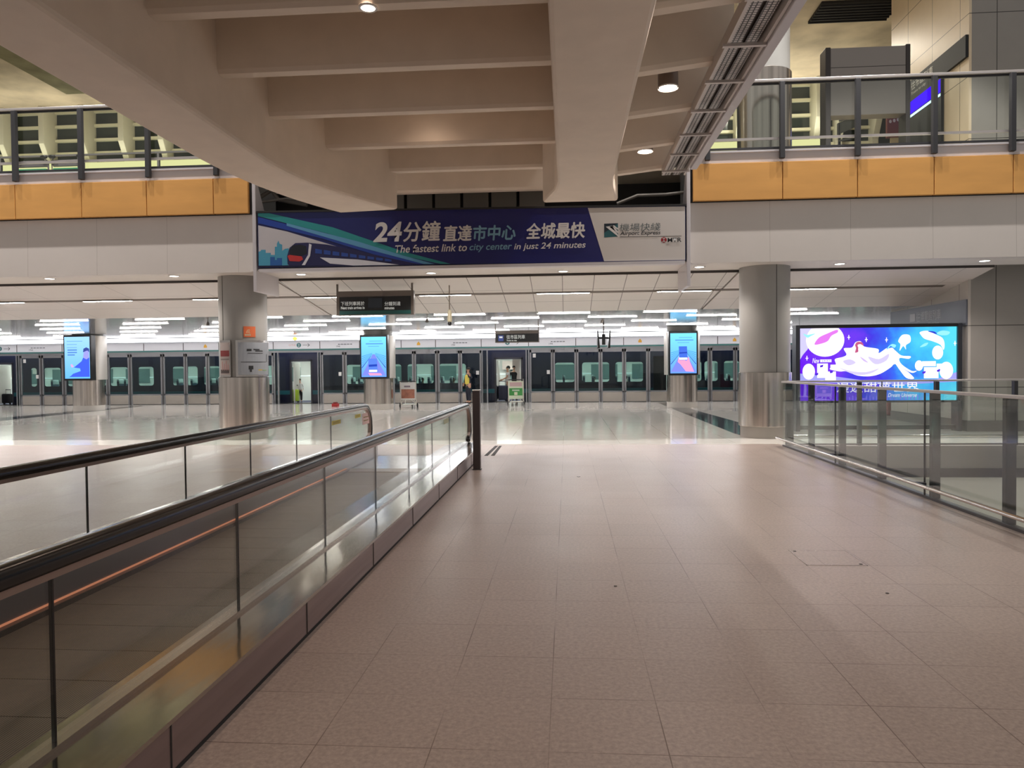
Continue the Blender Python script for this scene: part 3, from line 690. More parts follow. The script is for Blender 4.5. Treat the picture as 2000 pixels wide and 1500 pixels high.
# near balustrade: glass at x = -1.90 ; far: x = -3.85
def balustrade(xg, so, si, tag_):
    b = None
    # outer skirt, deck, inner skirt
    MB().prism([(so, WY0, .02), (so, WY1-.3, .02), (xg+(so-xg)*.55, WY1+.35, .02), (xg+(so-xg)*.5, WY1+.35, .02), (so-(so-xg)*.12, WY1-.3, .02), (so-(so-xg)*.12, WY0, .02)], (0, 0, .19)).build('skirt_panel', skirtm, wk)
    dk = MB().prism([(so+(.004 if so > xg else -.004), WY0, .21), (so+(.004 if so > xg else -.004), WY1-.3, .21), (xg+(so-xg)*.56, WY1+.37, .21), (xg+(si-xg), WY1+.37, .21), (si, WY0, .21)], (0, 0, .02))
    dk.build('deck_panel', deckm, wk)
    MB().box(so-.012 if so > xg else so, so if so > xg else so+.012, WY0, WY1-.3, 0, .022).build('base_gap', M['dark'], wk)
    MB().box(si, si+(.02 if si < xg else -.02), WY0, WY1, .0, .21).build('inner_skirt', innerm, wk)
    MB().box(xg-.035, xg+.035, WY0, WY1+.3, .23, .25).build('glass_clamp', M['steel_s'], wk)
    # glass panels
    j = [2.54+1.52*k for k in range(-4, 7)]
    j = [WY0]+j+[13.2]
    for a, c_ in zip(j[:-1], j[1:]):
        MB().box(xg-.006, xg+.006, a+.006, c_-.006, .24, .875).build('glass_panel', M['glass'], wk)
    for a in j[1:-1]: MB().box(xg-.007, xg+.007, a-.005, a+.005, .24, .875).build('glass_joint', M['black'], wk)
    # rounded end glass
    pts = [(13.21, .24), (13.62, .24)] + [(13.55+.38*math.sin(t), .50+.38*math.cos(t)) for t in [PI*.72-PI*.72*k/10 for k in range(11)]] + [(13.21, .88)]
    MB().prism([(xg-.006, y, z) for y, z in pts], (.012, 0, 0)).build('glass_panel', M['glass'], wk)
    # handrail path with rounded newel
    path = [(xg, WY0, .935), (xg, 5, .935), (xg, 13.5, .935)] + [(xg, 13.62+.44*math.sin(t), .495+.44*math.cos(t)) for t in [PI*.62*k/12 for k in range(1, 13)]] + [(xg, 13.88, .27), (xg, 13.82, .24)]
    prof = [(-.036, -.045), (-.046, -.03), (-.046, 0), (-.038, .02), (-.02, .032), (.02, .032), (.038, .02), (.046, 0), (.046, -.03), (.036, -.045)]
    MB().tube(path, 0, prof=prof, up=(0, 0, 1) if 0 else (1, 0, 0)).build('x', ruby, wk) if 0 else None
    vs_ = []; fs = []; P = [Vector(p) for p in path]; n = len(P); m = len(prof)
    for i, p in enumerate(P):
        t = (P[min(i+1, n-1)]-P[max(i-1, 0)]).normalized(); u = Vector((0, -t.z, t.y))
        for a, q in prof: vs_.append(p+Vector((a, 0, 0))+u*q)
    for i in range(n-1):
        for k in range(m): fs.append((i*m+k, i*m+(k+1) % m, (i+1)*m+(k+1) % m, (i+1)*m+k))
    fs += [tuple(range(m))[::-1], tuple((n-1)*m+k for k in range(m))]
    MB().add(vs_, fs).build('handrail', ruby, wk, smooth=True)
    vs_ = []; fs = []; pr2 = [(-.026, -.075), (.026, -.075), (.03, -.04), (-.03, -.04)]; m = 4
    for i, p in enumerate(P[:-1]):
        t = (P[min(i+1, n-1)]-P[max(i-1, 0)]).normalized(); u = Vector((0, -t.z, t.y))
        for a, q in pr2: vs_.append(p+Vector((a, 0, 0))+u*q)
    nn = n-1
    for i in range(nn-1):
        for k in range(m): fs.append((i*m+k, i*m+(k+1) % m, (i+1)*m+(k+1) % m, (i+1)*m+k))
    fs += [tuple(range(m))[::-1], tuple((nn-1)*m+k for k in range(m))]
    MB().add(vs_, fs).build('handrail_channel', chan, wk, smooth=True)
balustrade(-1.90, -1.58, -2.0, 'near')
balustrade(-3.85, -4.17, -3.50, 'far')
for k in range(9):   # seams in the near skirt
    y = 2.54-1.52*2+.22+3.04*k/2
    MB().box(-1.5805, -1.576, y, y+.006, .02, .21).build('skirt_seam', M['joint'], wk)
# pallets
p0 = -4.0; k = 0
while p0 < 11.15:
    bx(-3.44, -2.03, p0+.004, min(p0+.4, 11.2)-.002, -.012, .006).build('pallet', palm, wk); p0 += .4; k += 1
bx(-3.48, -2.0, 11.2, 11.55, -.01, .02).build('comb_plate', mat('comb plate', (150, 132, 112), .35, metal=.6), wk, bevel=.004)
bx(-3.48, -2.0, 11.55, 13.3, -.01, .012).build('landing_plate', mat('landing plate', (196, 190, 186), .2, metal=.8), wk)
MB().box(-3.5, -3.48, WY0, 11.3, .05, .058).build('light_strip', glow('orange skirt light', (255, 160, 120), .4), wk)
MB().box(-3.5, -3.44, WY0, 11.3, .006, .045).build('brush_strip', M['black'], wk)
stk = mat('yellow sticker', (214, 196, 60), .5); pnk = mat('pale pink sticker', (214, 180, 176), .5); yin = mat('sticker ink', (120, 100, 20), .6)
def sticker(px0, px1, py0, py1, xg, m, label, ink=True):
    a, b = atX(px0, py1, xg+.008), atX(px1, py0, xg+.008)
    s = empty('sticker', (xg+.008, (a.y+b.y)/2, a.z), label, 'sticker', None)
    bx(xg+.0075, xg+.009, a.y, b.y, a.z, b.z).build('backing', m, s)
    if ink:
        for q in (.3, .6): bx(xg+.009, xg+.0105, a.y+(b.y-a.y)*.15, a.y+(b.y-a.y)*.85, a.z+(b.z-a.z)*q, a.z+(b.z-a.z)*(q+.08)).build('print', yin, s)
sticker(648, 665, 819, 831, -3.85, stk, 'yellow warning sticker on the far walkway glass, left of the pair')
sticker(694, 704, 808, 817, -3.85, stk, 'smaller yellow sticker on the far walkway glass, near its rounded end')
sticker(708, 721, 805, 830, -3.85, pnk, 'pale pink notice stuck on the rounded end of the far walkway glass')
sticker(867, 876, 816, 829, -1.90, mat('faded sticker', (180, 184, 150), .6), 'small faded square sticker on the near walkway glass', False)

# bollard
p = atZ(932, 917, 0)
bo = empty('bollard', (p.x, p.y, 0), 'dark brown square bollard standing at the end of the moving walkway', 'bollard')
MB().box(p.x-.058, p.x+.058, p.y-.058, p.y+.058, 0, 1.26).build('post', mat('dark brown post', (84, 74, 74), .35, metal=.5), bo, bevel=.008)
MB().box(p.x-.063, p.x+.063, p.y-.063, p.y+.063, 1.255, 1.275).build('cap', M['steel_s'], bo, bevel=.004)
MB().box(p.x-.07, p.x+.07, p.y-.07, p.y+.07, 0, .008).build('base_plate', M['post'], bo)

# ================================================================== GLASS RAILS round the void
def glass_rail(path_pts, posts, joints, label, kind, name='glass_railing'):
    """kind 'Y' : along y at x = X ; kind 'X' : along x at y = Y"""
    (A, B, F) = path_pts
    r = empty(name, (F, A, 0) if kind == 'Y' else (A, F, 0), label, 'railing')
    T = 1.27
    def B3(u0, u1, w0, w1, z0, z1): return bx(w0, w1, u0, u1, z0, z1) if kind == 'Y' else bx(u0, u1, w0, w1, z0, z1)
    s = 1 if kind == 'Y' else -1
    B3(A, B, F-.04, F+.04, T, T+.035).build('top_rail', M['rail'], r, bevel=.008)
    edges = [A]+joints+[B]
    for a, b in zip(edges[:-1], edges[1:]): B3(a+.008, b-.008, F-.007, F+.007, .03, T).build('glass_panel', M['glass'], r)
    for a in joints: B3(a-.008, a+.008, F-.008, F+.008, .03, T).build('glass_joint', M['black'], r)
    B3(A, B, F-.015, F+.015, .0, .03).build('base_channel', mat('dull channel', (84, 82, 84), .4, metal=.4), r)
    for u in posts:
        B3(u-.035, u+.035, F+.03*s, F+.13*s, -.45, T+.0).build('post', M['post'], r, bevel=.006)
    # low bumper tube on brackets
    f = F-.13*s
    pts = [(f, A, .17), (f, B, .17)] if kind == 'Y' else [(A, f, .17), (B, f, .17)]
    MB().tube(pts, .024, 12).build('bumper_tube', M['steel_r'], r, smooth=True)
    for u in joints: B3(u-.05, u+.05, min(f, F), max(f, F), .15, .185).build('tube_bracket', M['post'], r, bevel=.004)
    return r
glass_rail((1.5, 15.0, 4.30), [14.94]+[13.54-1.48*k for k in range(8)], [12.14-2.96*k for k in range(3, -1, -1)], 'glass railing with charcoal posts running along the right edge of the tan floor', 'Y')
glass_rail((4.45, 16.0, 15.22), [4.5]+[5.83+1.485*k for k in range(7)], [6.3+3.0*k for k in range(3)], 'glass railing crossing at the right, in front of the illuminated advertisement', 'X')

# ================================================================== BALCONY RAILING upstairs
def balcony(a, b, posts, label):
    r = empty('balcony_railing', ((a+b)/2, FY, lz1), label, 'railing')
    bx(a, b, FY-.06, FY+.02, 7.60, 7.66).build('top_rail', M['rail'], r, bevel=.01)
    bx(a, b, FY-.0, FY+.03, 7.56, 7.60).build('rail_channel', M['post'], r)
    bx(a, b, FY-.01, FY+.03, 6.40, 6.45).build('lower_rail', M['rail'], r)
    bx(a, b, FY-.01, FY+.03, 6.21, 6.25).build('base_channel', M['post'], r)
    P = [a]+posts+[b]
    for u, v in zip(P[:-1], P[1:]):
        if v-u > .1: bx(u+.02, v-.02, FY-.005, FY+.005, 6.25, 7.56).build('glass_panel', M['glass'], r)
    for u in posts:
        bx(u-.05, u+.05, FY-.13, FY-.03, 5.98, 7.58).build('post', M['post'], r, bevel=.008)
lp = [atY(px, 260, FY-.1).x for px in (27, 156, 287, 420)]; d = lp[1]-lp[0]
rp = [atY(px, 230, FY-.1).x for px in (1382, 1528, 1676, 1826, 1979)]; d2 = rp[4]-rp[3]
balcony(-22, XL, [lp[0]-2*d, lp[0]-d]+lp, 'glass balcony railing with dark posts above the orange panels at the left')
balcony(XR, 22, rp+[rp[4]+d2, rp[4]+2*d2], 'glass balcony railing with dark posts above the orange panels at the right')
# rear rail seen through the left balcony
rr = empty('balcony_railing', (-14, 19.5, 6.15), 'second metal railing further back upstairs, behind the left balcony glass', 'railing')
bx(-26, -6, 19.48, 19.52, 7.62, 7.67).build('top_rail', M['steel_s'], rr)
bx(-26, -6, 19.49, 19.51, 7.2, 7.23).build('lower_rail', M['steel_s'], rr)
for k in range(9): bx(-25+2.3*k, -24.94+2.3*k, 19.47, 19.53, 6.15, 7.62).build('post', M['steel_s'], rr)

# ================================================================== UPPER STOREY
struct('floor', bx(-40, 26, FY+.3, 30.5, 5.9, 6.15), mat('upper floor', (190, 180, 160), .3))
conc = mat('rough cream concrete', (214, 200, 178), .8, noise=.28, nscale=.7, bump=.3)
struct('ceiling', bx(-40, 26, FY+1.5, 30.5, 12.75, 12.95), conc)
struct('wall_back', bx(-40, 26, 30.2, 30.4, 6.1, 12.8), mat('night window band', (52, 58, 52), .35))
fin = mat('cream window fin', (214, 208, 190), .6, noise=.03, nscale=2)
bar = mat('window transom', (226, 220, 196), .5)
glz = mat('dark night glass', (44, 52, 48), .12)
for x, y in ((4.2, 22.5), (7.4, 26.5), (-2, 24), (-12, 23), (-19, 24)): spot('upper_hall_fill', (x, y, 12.6), 560 if x > 3 else 110, (1, .93, .8), 165, .1, .6)  # unseen fill spots, added to brighten the cream tower side and upper hall
# windows between fins
finx = [xs(px, 29.3, 250) for px in (-160, -82, -3, 76, 154, 231, 308, 385)]
finr = [xs(px, 29.3, 240) for px in (1368, 1440, 1515, 1594, 1640, 1712)]
wn = 0
def finwall(F, side):
    global wn
    for i, x in enumerate(F):
        # fin: flares to the front, narrows at the foot
        pr = [(x, 29.25, 12.75), (x, 29.25, 11.2), (x, 29.7, 10.4), (x, 29.75, 6.15), (x, 30.1, 6.15), (x, 30.1, 12.75)]
        o = MB().prism(pr, (.24, 0, 0)).build('window_fin', fin, bevel=.02)
        tag(o, 'cream vertical fin between dark windows upstairs, %s from the left on the %s side' % (ordn[i] if i < 7 else 'last', side), 'fin', 'window fins upstairs %s' % side)
    for a, b in zip(F[:-1], F[1:]):
        wn += 1
        o = bx(a+.24, b, 30.08, 30.12, 10.35, 12.72).build('window_%d' % wn, glz); o['kind'] = 'structure'
        for z in (12.7, 12.1, 11.5, 10.95, 10.35):
            bx(a+.24, b, 29.94, 30.08, z-.05, z+.06).build('transom', bar, o)
finwall(finx, 'left'); finwall(finr, 'right')
# cove lamps at the foot of the windows
for x, L in ((-19, 16), (7, 6)):
    lg = empty('cove_light', (x, 29.3, 9.9), 'long glowing yellow light strip below the upstairs windows at the %s' % ('left' if x < 0 else 'right'), 'cove light')
    bx(x-L/2, x+L/2, 29.05, 29.2, 9.9, 10.28).build('diffuser', glow('yellow cove', (240, 236, 170), .9), lg)
    bx(x-L/2, x+L/2, 28.98, 29.74, 9.82, 9.9).build('housing', M['white'], lg)
    area('cove_lamp', (x, 28.7, 10.0), L, .4, 150 if x < 0 else 110, (1, .95, .76), (PI*.96, 0, 0))
# concrete drop beam at the top left
struct('ceiling', bx(-19.1, -16.8, 17.5, 27.0, 12.3, 12.8), mat('stained concrete beam', (150, 146, 118), .8, noise=.35, nscale=.9, bump=.3))
# grille in the right part of the ceiling
gr = empty('ceiling_grille', (8.5, 22, 12.7), 'long dark slatted air grille in the cream ceiling beside the stone tower', 'grille')
ga, gb = atZ(1578, 42, 12.74), atZ(1716, 8, 12.74)
bx(ga.x, gb.x+.6, ga.y, ga.y-1.3, 12.66, 12.74).build('backing', M['dark'], gr)
for k in range(7): bx(ga.x, gb.x+.6, ga.y-.08-.18*k, ga.y-.12-.18*k, 12.62, 12.7).build('slat', M['post'], gr)
for x in (xs(1760, 20, 250),): pass

# stone tower at the right
TX, TY, TD = 9.55, 18.2, 4.15
tg = gridm('grey tower cladding', (150, 146, 142), (60, 58, 56), 'XZ', (2.6, 1.47), (10.14, 1.05), .018, rough=.4, noise=.02, nscale=2)
tt = gridm('cream tower cladding', (222, 204, 178), (70, 60, 50), 'YZ', (1.35, 1.47), (18.6, 1.05), .016, rough=.4, noise=.04, nscale=1)
tl2 = gridm('pale tower cladding below', (186, 180, 174), (80, 76, 72), 'YZ', (1.35, 1.47), (18.6, 1.05), .016, rough=.4, noise=.02, nscale=1)
struct('wall_right', bx(TX+.02, 26, TY, TY+TD, 0, 12.75), tg)
struct('wall_right', bx(TX-.04, TX+.02, TY+.002, TY+TD, 6.15, 12.75), tt)
struct('wall_right', bx(TX-.04, TX+.02, TY+.002, TY+TD, .25, 3.75), tl2)
struct('baseboard_right', bx(TX-.06, 26, TY-.02, TY+TD, 0, .26), mat('dark skirting', (92, 88, 86), .4))
# dark sign band and blue display on the tower's cream side
def xplane(mb_pts, X, t, m, name, parent):
    return MB().prism([(X, y, z) for y, z in mb_pts], (t, 0, 0)).build(name, m, parent)
sx_ = TX-.06
def yz(px, py): v = atX(px, py, sx_); return (v.y, v.z)
q1, q2 = yz(1899, 60), yz(1899, 104)
far_y = yz(1782, 190)[0]
sb = empty('station_sign', (sx_, 20, 8.5), 'long black sign band with Chinese lettering on the cream stone tower upstairs', 'sign')
zt_, zb_ = q1[1], q2[1]
bx(sx_-.05, TX-.041, TY+.02, TY+TD-.1, zb_, zt_).build('band', M['blackmatt'], sb)
def btw(s, px0, px1, zfrac0, zfrac1, m):
    ya, yb = yz(px0, 170)[0], yz(px1, 170)[0]
    # lettering runs away from the viewer towards the left, mirror so it reads correctly
    c = text(s, 0, 1, 0, 1, 0, m, sb, 'lettering')
    off = parent_origin(sb); L = abs(ya-yb)
    for v in c.data.vertices:
        g = v.co+off
        v.co = Vector((sx_-.056, max(ya, yb)-g.x*L, zb_+(zt_-zb_)*(zfrac0+(zfrac1-zfrac0)*g.z)))-off
btw('往市區列車', 1784, 1826, .42, .85, M['white']); btw('Trains to city', 1784, 1812, .14, .32, M['white'])
ds = empty('departure_display', (sx_, 20.5, 7.6), 'bright blue departures display on the cream side of the tower upstairs', 'display')
ya, yb = yz(1842, 165)[0], TY+TD-.1
zA, zB = yz(1842, 179)[1], yz(1842, 153)[1]
bx(sx_-.05, TX-.041, ya, yb, 6.2, zB+.06).build('cabinet', M['blackmatt'], ds)
bx(sx_-.056, sx_-.05, ya+.03, yb-.03, zA, zB).build('display', glow('blue display', (70, 20, 255), 1.0), ds)
bx(sx_-.06, sx_-.05, ya+.03, yb-.03, zA-.09, zA-.03).build('light_line', glow('cyan line', (200, 250, 255), 1.6), ds)
for k in range(4): bx(sx_-.06, sx_-.056, yb-.3-.16*k, yb-.2-.16*k, (zA+zB)/2-.03, (zA+zB)/2+.14).build('display_text', glow('display white', (220, 225, 255), 1.2), ds)
# grey blue sign band on the lower level
lsn = empty('station_sign', (sx_, 20, 2.8), 'grey blue sign band with Chinese lettering on the pale wall behind the big advertisement', 'sign')
zl0, zl1 = yz(1897, 634)[1], yz(1897, 583)[1]
bx(sx_-.02, TX-.041, TY+.02, TY+TD-.05, zl0, zl1).build('band', mat('grey blue band', (96, 100, 112), .4), lsn)
wl = mat('soft white lettering', (176, 178, 186), .5)
def low(s, px0, px1, z0, z1):
    ya, yb = yz(px0, 620)[0], yz(px1, 620)[0]
    c = text(s, 0, 1, 0, 1, 0, wl, lsn, 'lettering'); off = parent_origin(lsn)
    for v in c.data.vertices:
        g = v.co+off; v.co = Vector((sx_-.026, max(ya, yb)-g.x*abs(ya-yb), zl0+(zl1-zl0)*(z0+(z1-z0)*g.z)))-off
low('往博覽館列車', 1792, 1839, .35, .8); low('Trains to AsiaWorld-Expo', 1792, 1836, .14, .28)
ya, yb = yz(1779, 620)[0], yz(1789, 620)[0]
bx(sx_-.026, sx_-.02, ya, yb, zl0+(zl1-zl0)*.4, zl0+(zl1-zl0)*.75).build('train_pictogram', wl, lsn)

# polished metal cabinet upstairs (back of a departures board)
CYb = 18.6
cx0, cx1 = xs(1612, CYb, 150), xs(1778, CYb, 150)
cb = empty('metal_cabinet', ((cx0+cx1)/2, CYb, 6.15), 'tall dark brushed metal board on two legs upstairs behind the right balcony', 'board')
zc0, zc1 = zs(224, CYb, 1690), zs(90, CYb, 1690)
ms = mat('smoky stainless', (150, 144, 140), .28, metal=.75)
bx(cx0+.12, cx1-.10, CYb, CYb+.35, zc0, zc1-.02).build('front_panel', ms, cb, bevel=.01)
bx(cx0+.12, cx1-.10, CYb-.004, CYb, zc1-.5, zc1-.49).build('panel_seam', M['dark'], cb)
bx(cx0, cx0+.13, CYb-.02, CYb+.4, 6.15, zc1).build('leg', mat('dark metal side', (74, 70, 70), .4, metal=.6), cb, bevel=.02)
bx(cx1-.11, cx1, CYb-.02, CYb+.4, 6.15, zc1+.01).build('leg', mat('dark metal side', (74, 70, 70), .4, metal=.6), cb, bevel=.02)
# small dark direction sign and red notice upstairs
SX = xs(1655, 22.5, 250)
hs = empty('direction_sign', (SX, 22.5, 7.6), 'small black hanging sign with a yellow square, seen below the metal board upstairs', 'sign')
pp = MB().prism([(xs(1637, 23), 23, zs(262, 23, 1640)), (xs(1673, 21.5), 21.5, zs(246, 21.5, 1673)), (xs(1673, 21.5), 21.5, zs(225, 21.5, 1673)), (xs(1637, 23), 23, zs(240, 23, 1640))], (0, .1, 0)); pp.build('panel', M['blackmatt'], hs)
MB().prism([(xs(1668, 21.7), 21.65, zs(248, 21.7, 1669)), (xs(1673, 21.5), 21.45, zs(246, 21.5, 1673)), (xs(1673, 21.5), 21.45, zs(232, 21.5, 1673)), (xs(1668, 21.7), 21.65, zs(235, 21.7, 1669))], (0, .04, 0)).build('yellow_square', glow('sign yellow', (240, 210, 60), 1), hs)
MB().box(xs(1640, 22.9, 260)-.03, xs(1640, 22.9, 260)+.03, 22.9, 22.96, 6.15, zs(240, 22.9, 1640)).build('leg', M['post'], hs)
for z0, z1 in ((275, 268), (236, 224)):
    MB().bar((xs(1640, 22.9), 22.9, zs(z0, 22.9, 1640)), (xs(1672, 21.5), 21.5, zs(z1, 21.5, 1672)), .05).build('frame_bar', M['post'], hs)
rs = empty('notice_board', (xs(1748, 20.6, 250), 20.6, 6.15), 'dark red notice board with pale circles upstairs beside the stone tower', 'notice')
rx0, rx1 = xs(1733, 20.6, 250), xs(1768, 20.6, 250)
bx(rx0, rx1, 20.6, 20.7, zs(268, 20.6, 1750), zs(222, 20.6, 1750)).build('board', mat('deep red board', (110, 44, 44), .5), rs)
bx(rx0+.1, rx1-.1, 20.62, 20.68, 6.15, zs(262, 20.6, 1750)).build('stand', mat('pale stand', (190, 170, 130), .5), rs)
for k in range(4): flat(rs, ell(rx0+.08+.1*k, zs(237-1.5*k, 20.6, 1745), .035, .045), mat('notice circle', (200, 190, 190), .5), 20.6, 'circle')

# things standing upstairs at the left: luggage trolleys with green baskets
tdk2 = mat('trolley grey', (110, 104, 108), .4, metal=.4); tgr = mat('trolley green', (40, 120, 84), .5)
for i, px in enumerate((64, 134)):
    Yt = 18.2; x = xs(px, Yt, 300)
    t = empty('luggage_trolley', (x, Yt, 6.15), ['left of two grey luggage trolleys with green bases upstairs', 'right of two grey luggage trolleys with green bases upstairs'][i], 'trolley', 'trolleys upstairs')
    bx(x-.45, x+.4, Yt, Yt+.06, 6.97, 7.14).build('basket', tdk2, t, bevel=.02)
    bx(x-.42, x+.38, Yt-.04, Yt+.5, 6.74, 6.92).build('base', tgr, t, bevel=.02)
    MB().tube([(x-.46, Yt, 6.4), (x-.46, Yt, 7.1), (x-.36, Yt-.08, 7.18)], .02).build('frame', tdk2, t, smooth=True)
    MB().tube([(x+.42, Yt, 6.4), (x+.42, Yt, 7.1), (x+.34, Yt-.08, 7.18)], .02).build('frame', tdk2, t, smooth=True)
    for dx in (-.4, .36): MB().ball((x+dx, Yt-.08, 7.2), .07, 1.4, .8, .7).build('handle', M['black'], t, smooth=True)
    for dx in (-.38, .34): MB().lathe([(.07, -.02), (.07, .02)], (x, Yt, 6.15), 14).build('wheel', M['black'], t).matrix_local = Matrix.Translation((dx, .0, .08)) @ Matrix.Rotation(PI/2, 4, 'Y')

# ================================================================== PLATFORM SCREEN DOORS
PY = 34.4
def PX(px): return xs(px, PY, 730)
frm = mat('satin aluminium frame', (150, 150, 154), .35, metal=.6)
kick = brushed('door kick plate', (196, 188, 180), .25, .85, scale=(2, 1, 2), var=.08)
ZK, ZG, ZT = .52, 2.36, 2.47
def psd_panel(a, b, label, group='closed glass platform door panels', sticker_=None):
    x0, x1 = PX(a), PX(b)
    o = empty('platform_door_panel', ((x0+x1)/2, PY, 0), label, 'platform door', group)
    f = MB(); w_ = .07
    f.box(x0, x0+w_, PY-.03, PY+.03, 0, ZT); f.box(x1-w_, x1, PY-.03, PY+.03, 0, ZT); f.box(x0, x1, PY-.03, PY+.03, ZG-.02, ZT); f.box(x0, x1, PY-.03, PY+.03, ZK-.06, ZK)
    f.build('frame', frm, o)
    bx(x0+w_, x1-w_, PY-.02, PY+.02, .02, ZK-.06).build('kick_plate', kick, o)
    bx(x0+w_, x1-w_, PY-.006, PY+.006, ZK, ZG-.02).build('glass_pane', M['psdglass'], o)
    if sticker_:
        for (u, z) in sticker_: bx(x0+(x1-x0)*u-.07, x0+(x1-x0)*u+.07, PY-.012, PY-.007, z-.09, z+.09).build('notice_sticker', M['white'], o)
    return o
panels = [(-190, -147), (-145, -103), (-101, -58), (-56, -14), (41, 80), (83, 124), (127, 168), (170, 210), (212, 253), (256, 317), (320, 362), (364, 405), (407, 449), (451, 492), (494, 534), (629, 672), (675, 719), (721, 765), (768, 808), (810, 853), (856, 898), (900, 940), (1035, 1079), (1081, 1125), (1127, 1172), (1174, 1218), (1220, 1265), (1267, 1311), (1313, 1341), (1343, 1385), (1388, 1435), (1437, 1482), (1484, 1529), (1531, 1575), (1577, 1620), (1622, 1665), (1667, 1710), (1712, 1755)]
ordw = ['first', 'second', 'third', 'fourth', 'fifth', 'sixth', 'seventh', 'eighth', 'ninth', 'tenth', 'eleventh', 'twelfth', 'thirteenth', 'fourteenth', 'fifteenth', 'sixteenth', 'seventeenth']
for a, b in panels:
    st = None
    if a > 1030: idx = sum(1 for q in panels if 1030 < q[0] < a); lb = '%s closed glass platform door right of the open doorway with the standing person' % ordw[idx]
    elif a > 620: idx = sum(1 for q in panels if 620 < q[0] < a); lb = '%s closed glass platform door right of the open doorway with the green suitcase' % ordw[idx]
    elif a > 0: idx = sum(1 for q in panels if 0 < q[0] < a); lb = '%s closed glass platform door right of the leftmost open doorway' % ordw[idx]
    else: lb = 'closed glass platform door panel beyond the left edge of the view'
    if a in (41, 900, 1035, 629): st = [(.82, 1.42)]
    if a in (41, 1035): st = [(.82, 1.42), (.2, 2.2)]
    po = psd_panel(a, b, lb, 'closed glass platform door panels' if a > 0 else 'platform door panels beyond the left edge', st)
    x1 = PX(b); nx = [q[0] for q in panels if q[0] > a]
    if nx and nx[0]-b < 5:
        bx(PX(b)+.005, PX(nx[0])-.005, PY-.045, PY+.045, 0, ZT).build('mullion', mat('dark mullion', (92, 90, 92), .4, metal=.5), po)
# open doorways: slim glass sidelights and posts
for (a, b), nm in (((33, 40), 'leftmost'), ((536, 545), 'left of the green suitcase'), ((621, 628), 'right of the green suitcase'), ((941, 953), 'left of the standing person'), ((1027, 1034), 'right of the standing person')):
    o = empty('door_post', (PX((a+b)/2), PY, 0), 'double aluminium door post beside an open platform doorway, %s' % nm, 'post', 'posts beside the open platform doors')
    bx(PX(a), PX(a)+.05, PY-.06, PY+.06, 0, ZT).build('post', frm, o); bx(PX(b)-.05, PX(b), PY-.06, PY+.06, 0, ZT).build('post', frm, o)
    bx(PX(a)+.05, PX(b)-.05, PY-.01, PY+.01, 0, ZT).build('infill', M['psdglass'], o)
# header
hd = empty('door_header', (-8, PY, ZT), 'long white header with route diagrams above the platform screen doors', 'header')
hx0, hx1 = PX(-220), PX(1760)
hw = mat('header white', (222, 222, 228), .3, emit=.12, ecol=(222, 222, 228)) if 0 else mat('header white', (226, 226, 232), .3)
bx(hx0, hx1, PY-.05, PY+.1, ZT, ZT+.10).build('door_rail', frm, hd)
bx(hx0, hx1, PY-.09, PY+.1, ZT+.10, ZT+.17).build('green_stripe', mat('header green', (70, 124, 122), .35), hd)
bx(hx0, hx1, PY-.10, PY+.1, ZT+.17, 2.99).build('fascia', hw, hd)
bx(hx0, hx1, PY-.16, PY+.1, 2.99, 3.05).build('cap', mat('header cap', (190, 192, 200), .3), hd)
for px in (37, 125, 208, 284, 361, 430, 536, 627, 704, 785, 852, 941, 1033, 1125, 1218, 1310, 1401, 1484, 1560): bx(PX(px)-.015, PX(px)+.015, PY-.105, PY-.10, ZT+.17, 2.99).build('seam', M['joint'], hd)
ink = mat('header ink', (60, 66, 74), .5); amber = mat('header amber', (226, 170, 60), .5); pink_ = mat('header pale red', (222, 180, 176), .5)
for px in (78, 676, 900, 1090):
    bx(PX(px-14), PX(px+14), PY-.105, PY-.10, 2.83, 2.845).build('route_line', ink, hd)
    text('194', PX(px-17), PX(px-10), 2.70, 2.78, PY-.10, ink, hd)
    for k in range(5): bx(PX(px-12+6*k)-.02, PX(px-12+6*k)+.02, PY-.107, PY-.10, 2.82, 2.86).build('station_mark', ink, hd)
for px in (404, 819, 1434, 1250):
    flat(hd, [(PX(px)-.08, 2.75), (PX(px)+.08, 2.75), (PX(px)+.08, 2.83), (PX(px), 2.93), (PX(px)-.08, 2.83)], amber, PY-.10, 'warning_symbol')
for px in (586, 992, 4):
    x = PX(px)
    flat(hd, ell(x, 2.82, .11, .11), mat('header teal', (60, 112, 116), .4), PY-.10, 'number_disc')
    text('2', x-.04, x+.04, 2.76, 2.88, PY-.105, M['white'], hd)
    bx(x+.2, x+.5, PY-.105, PY-.10, 2.81, 2.83).build('arrow', ink, hd)
    flat(hd, [(x+.42, 2.74), (x+.45, 2.74), (x+.54, 2.82), (x+.45, 2.90), (x+.42, 2.90), (x+.50, 2.82)], ink, PY-.10, 'arrow')
    text('往市區', x-.5, x-.15, 2.78, 2.88, PY-.10, pink_, hd)
tag(MB().ball((PX(577), PY, 3.142), .09, 1.3, 1, 1).build('warning_lamp', glow('orange lamp', (255, 170, 70), 3)), 'small glowing orange lamp on top of the header above the green suitcase doorway', 'lamp')

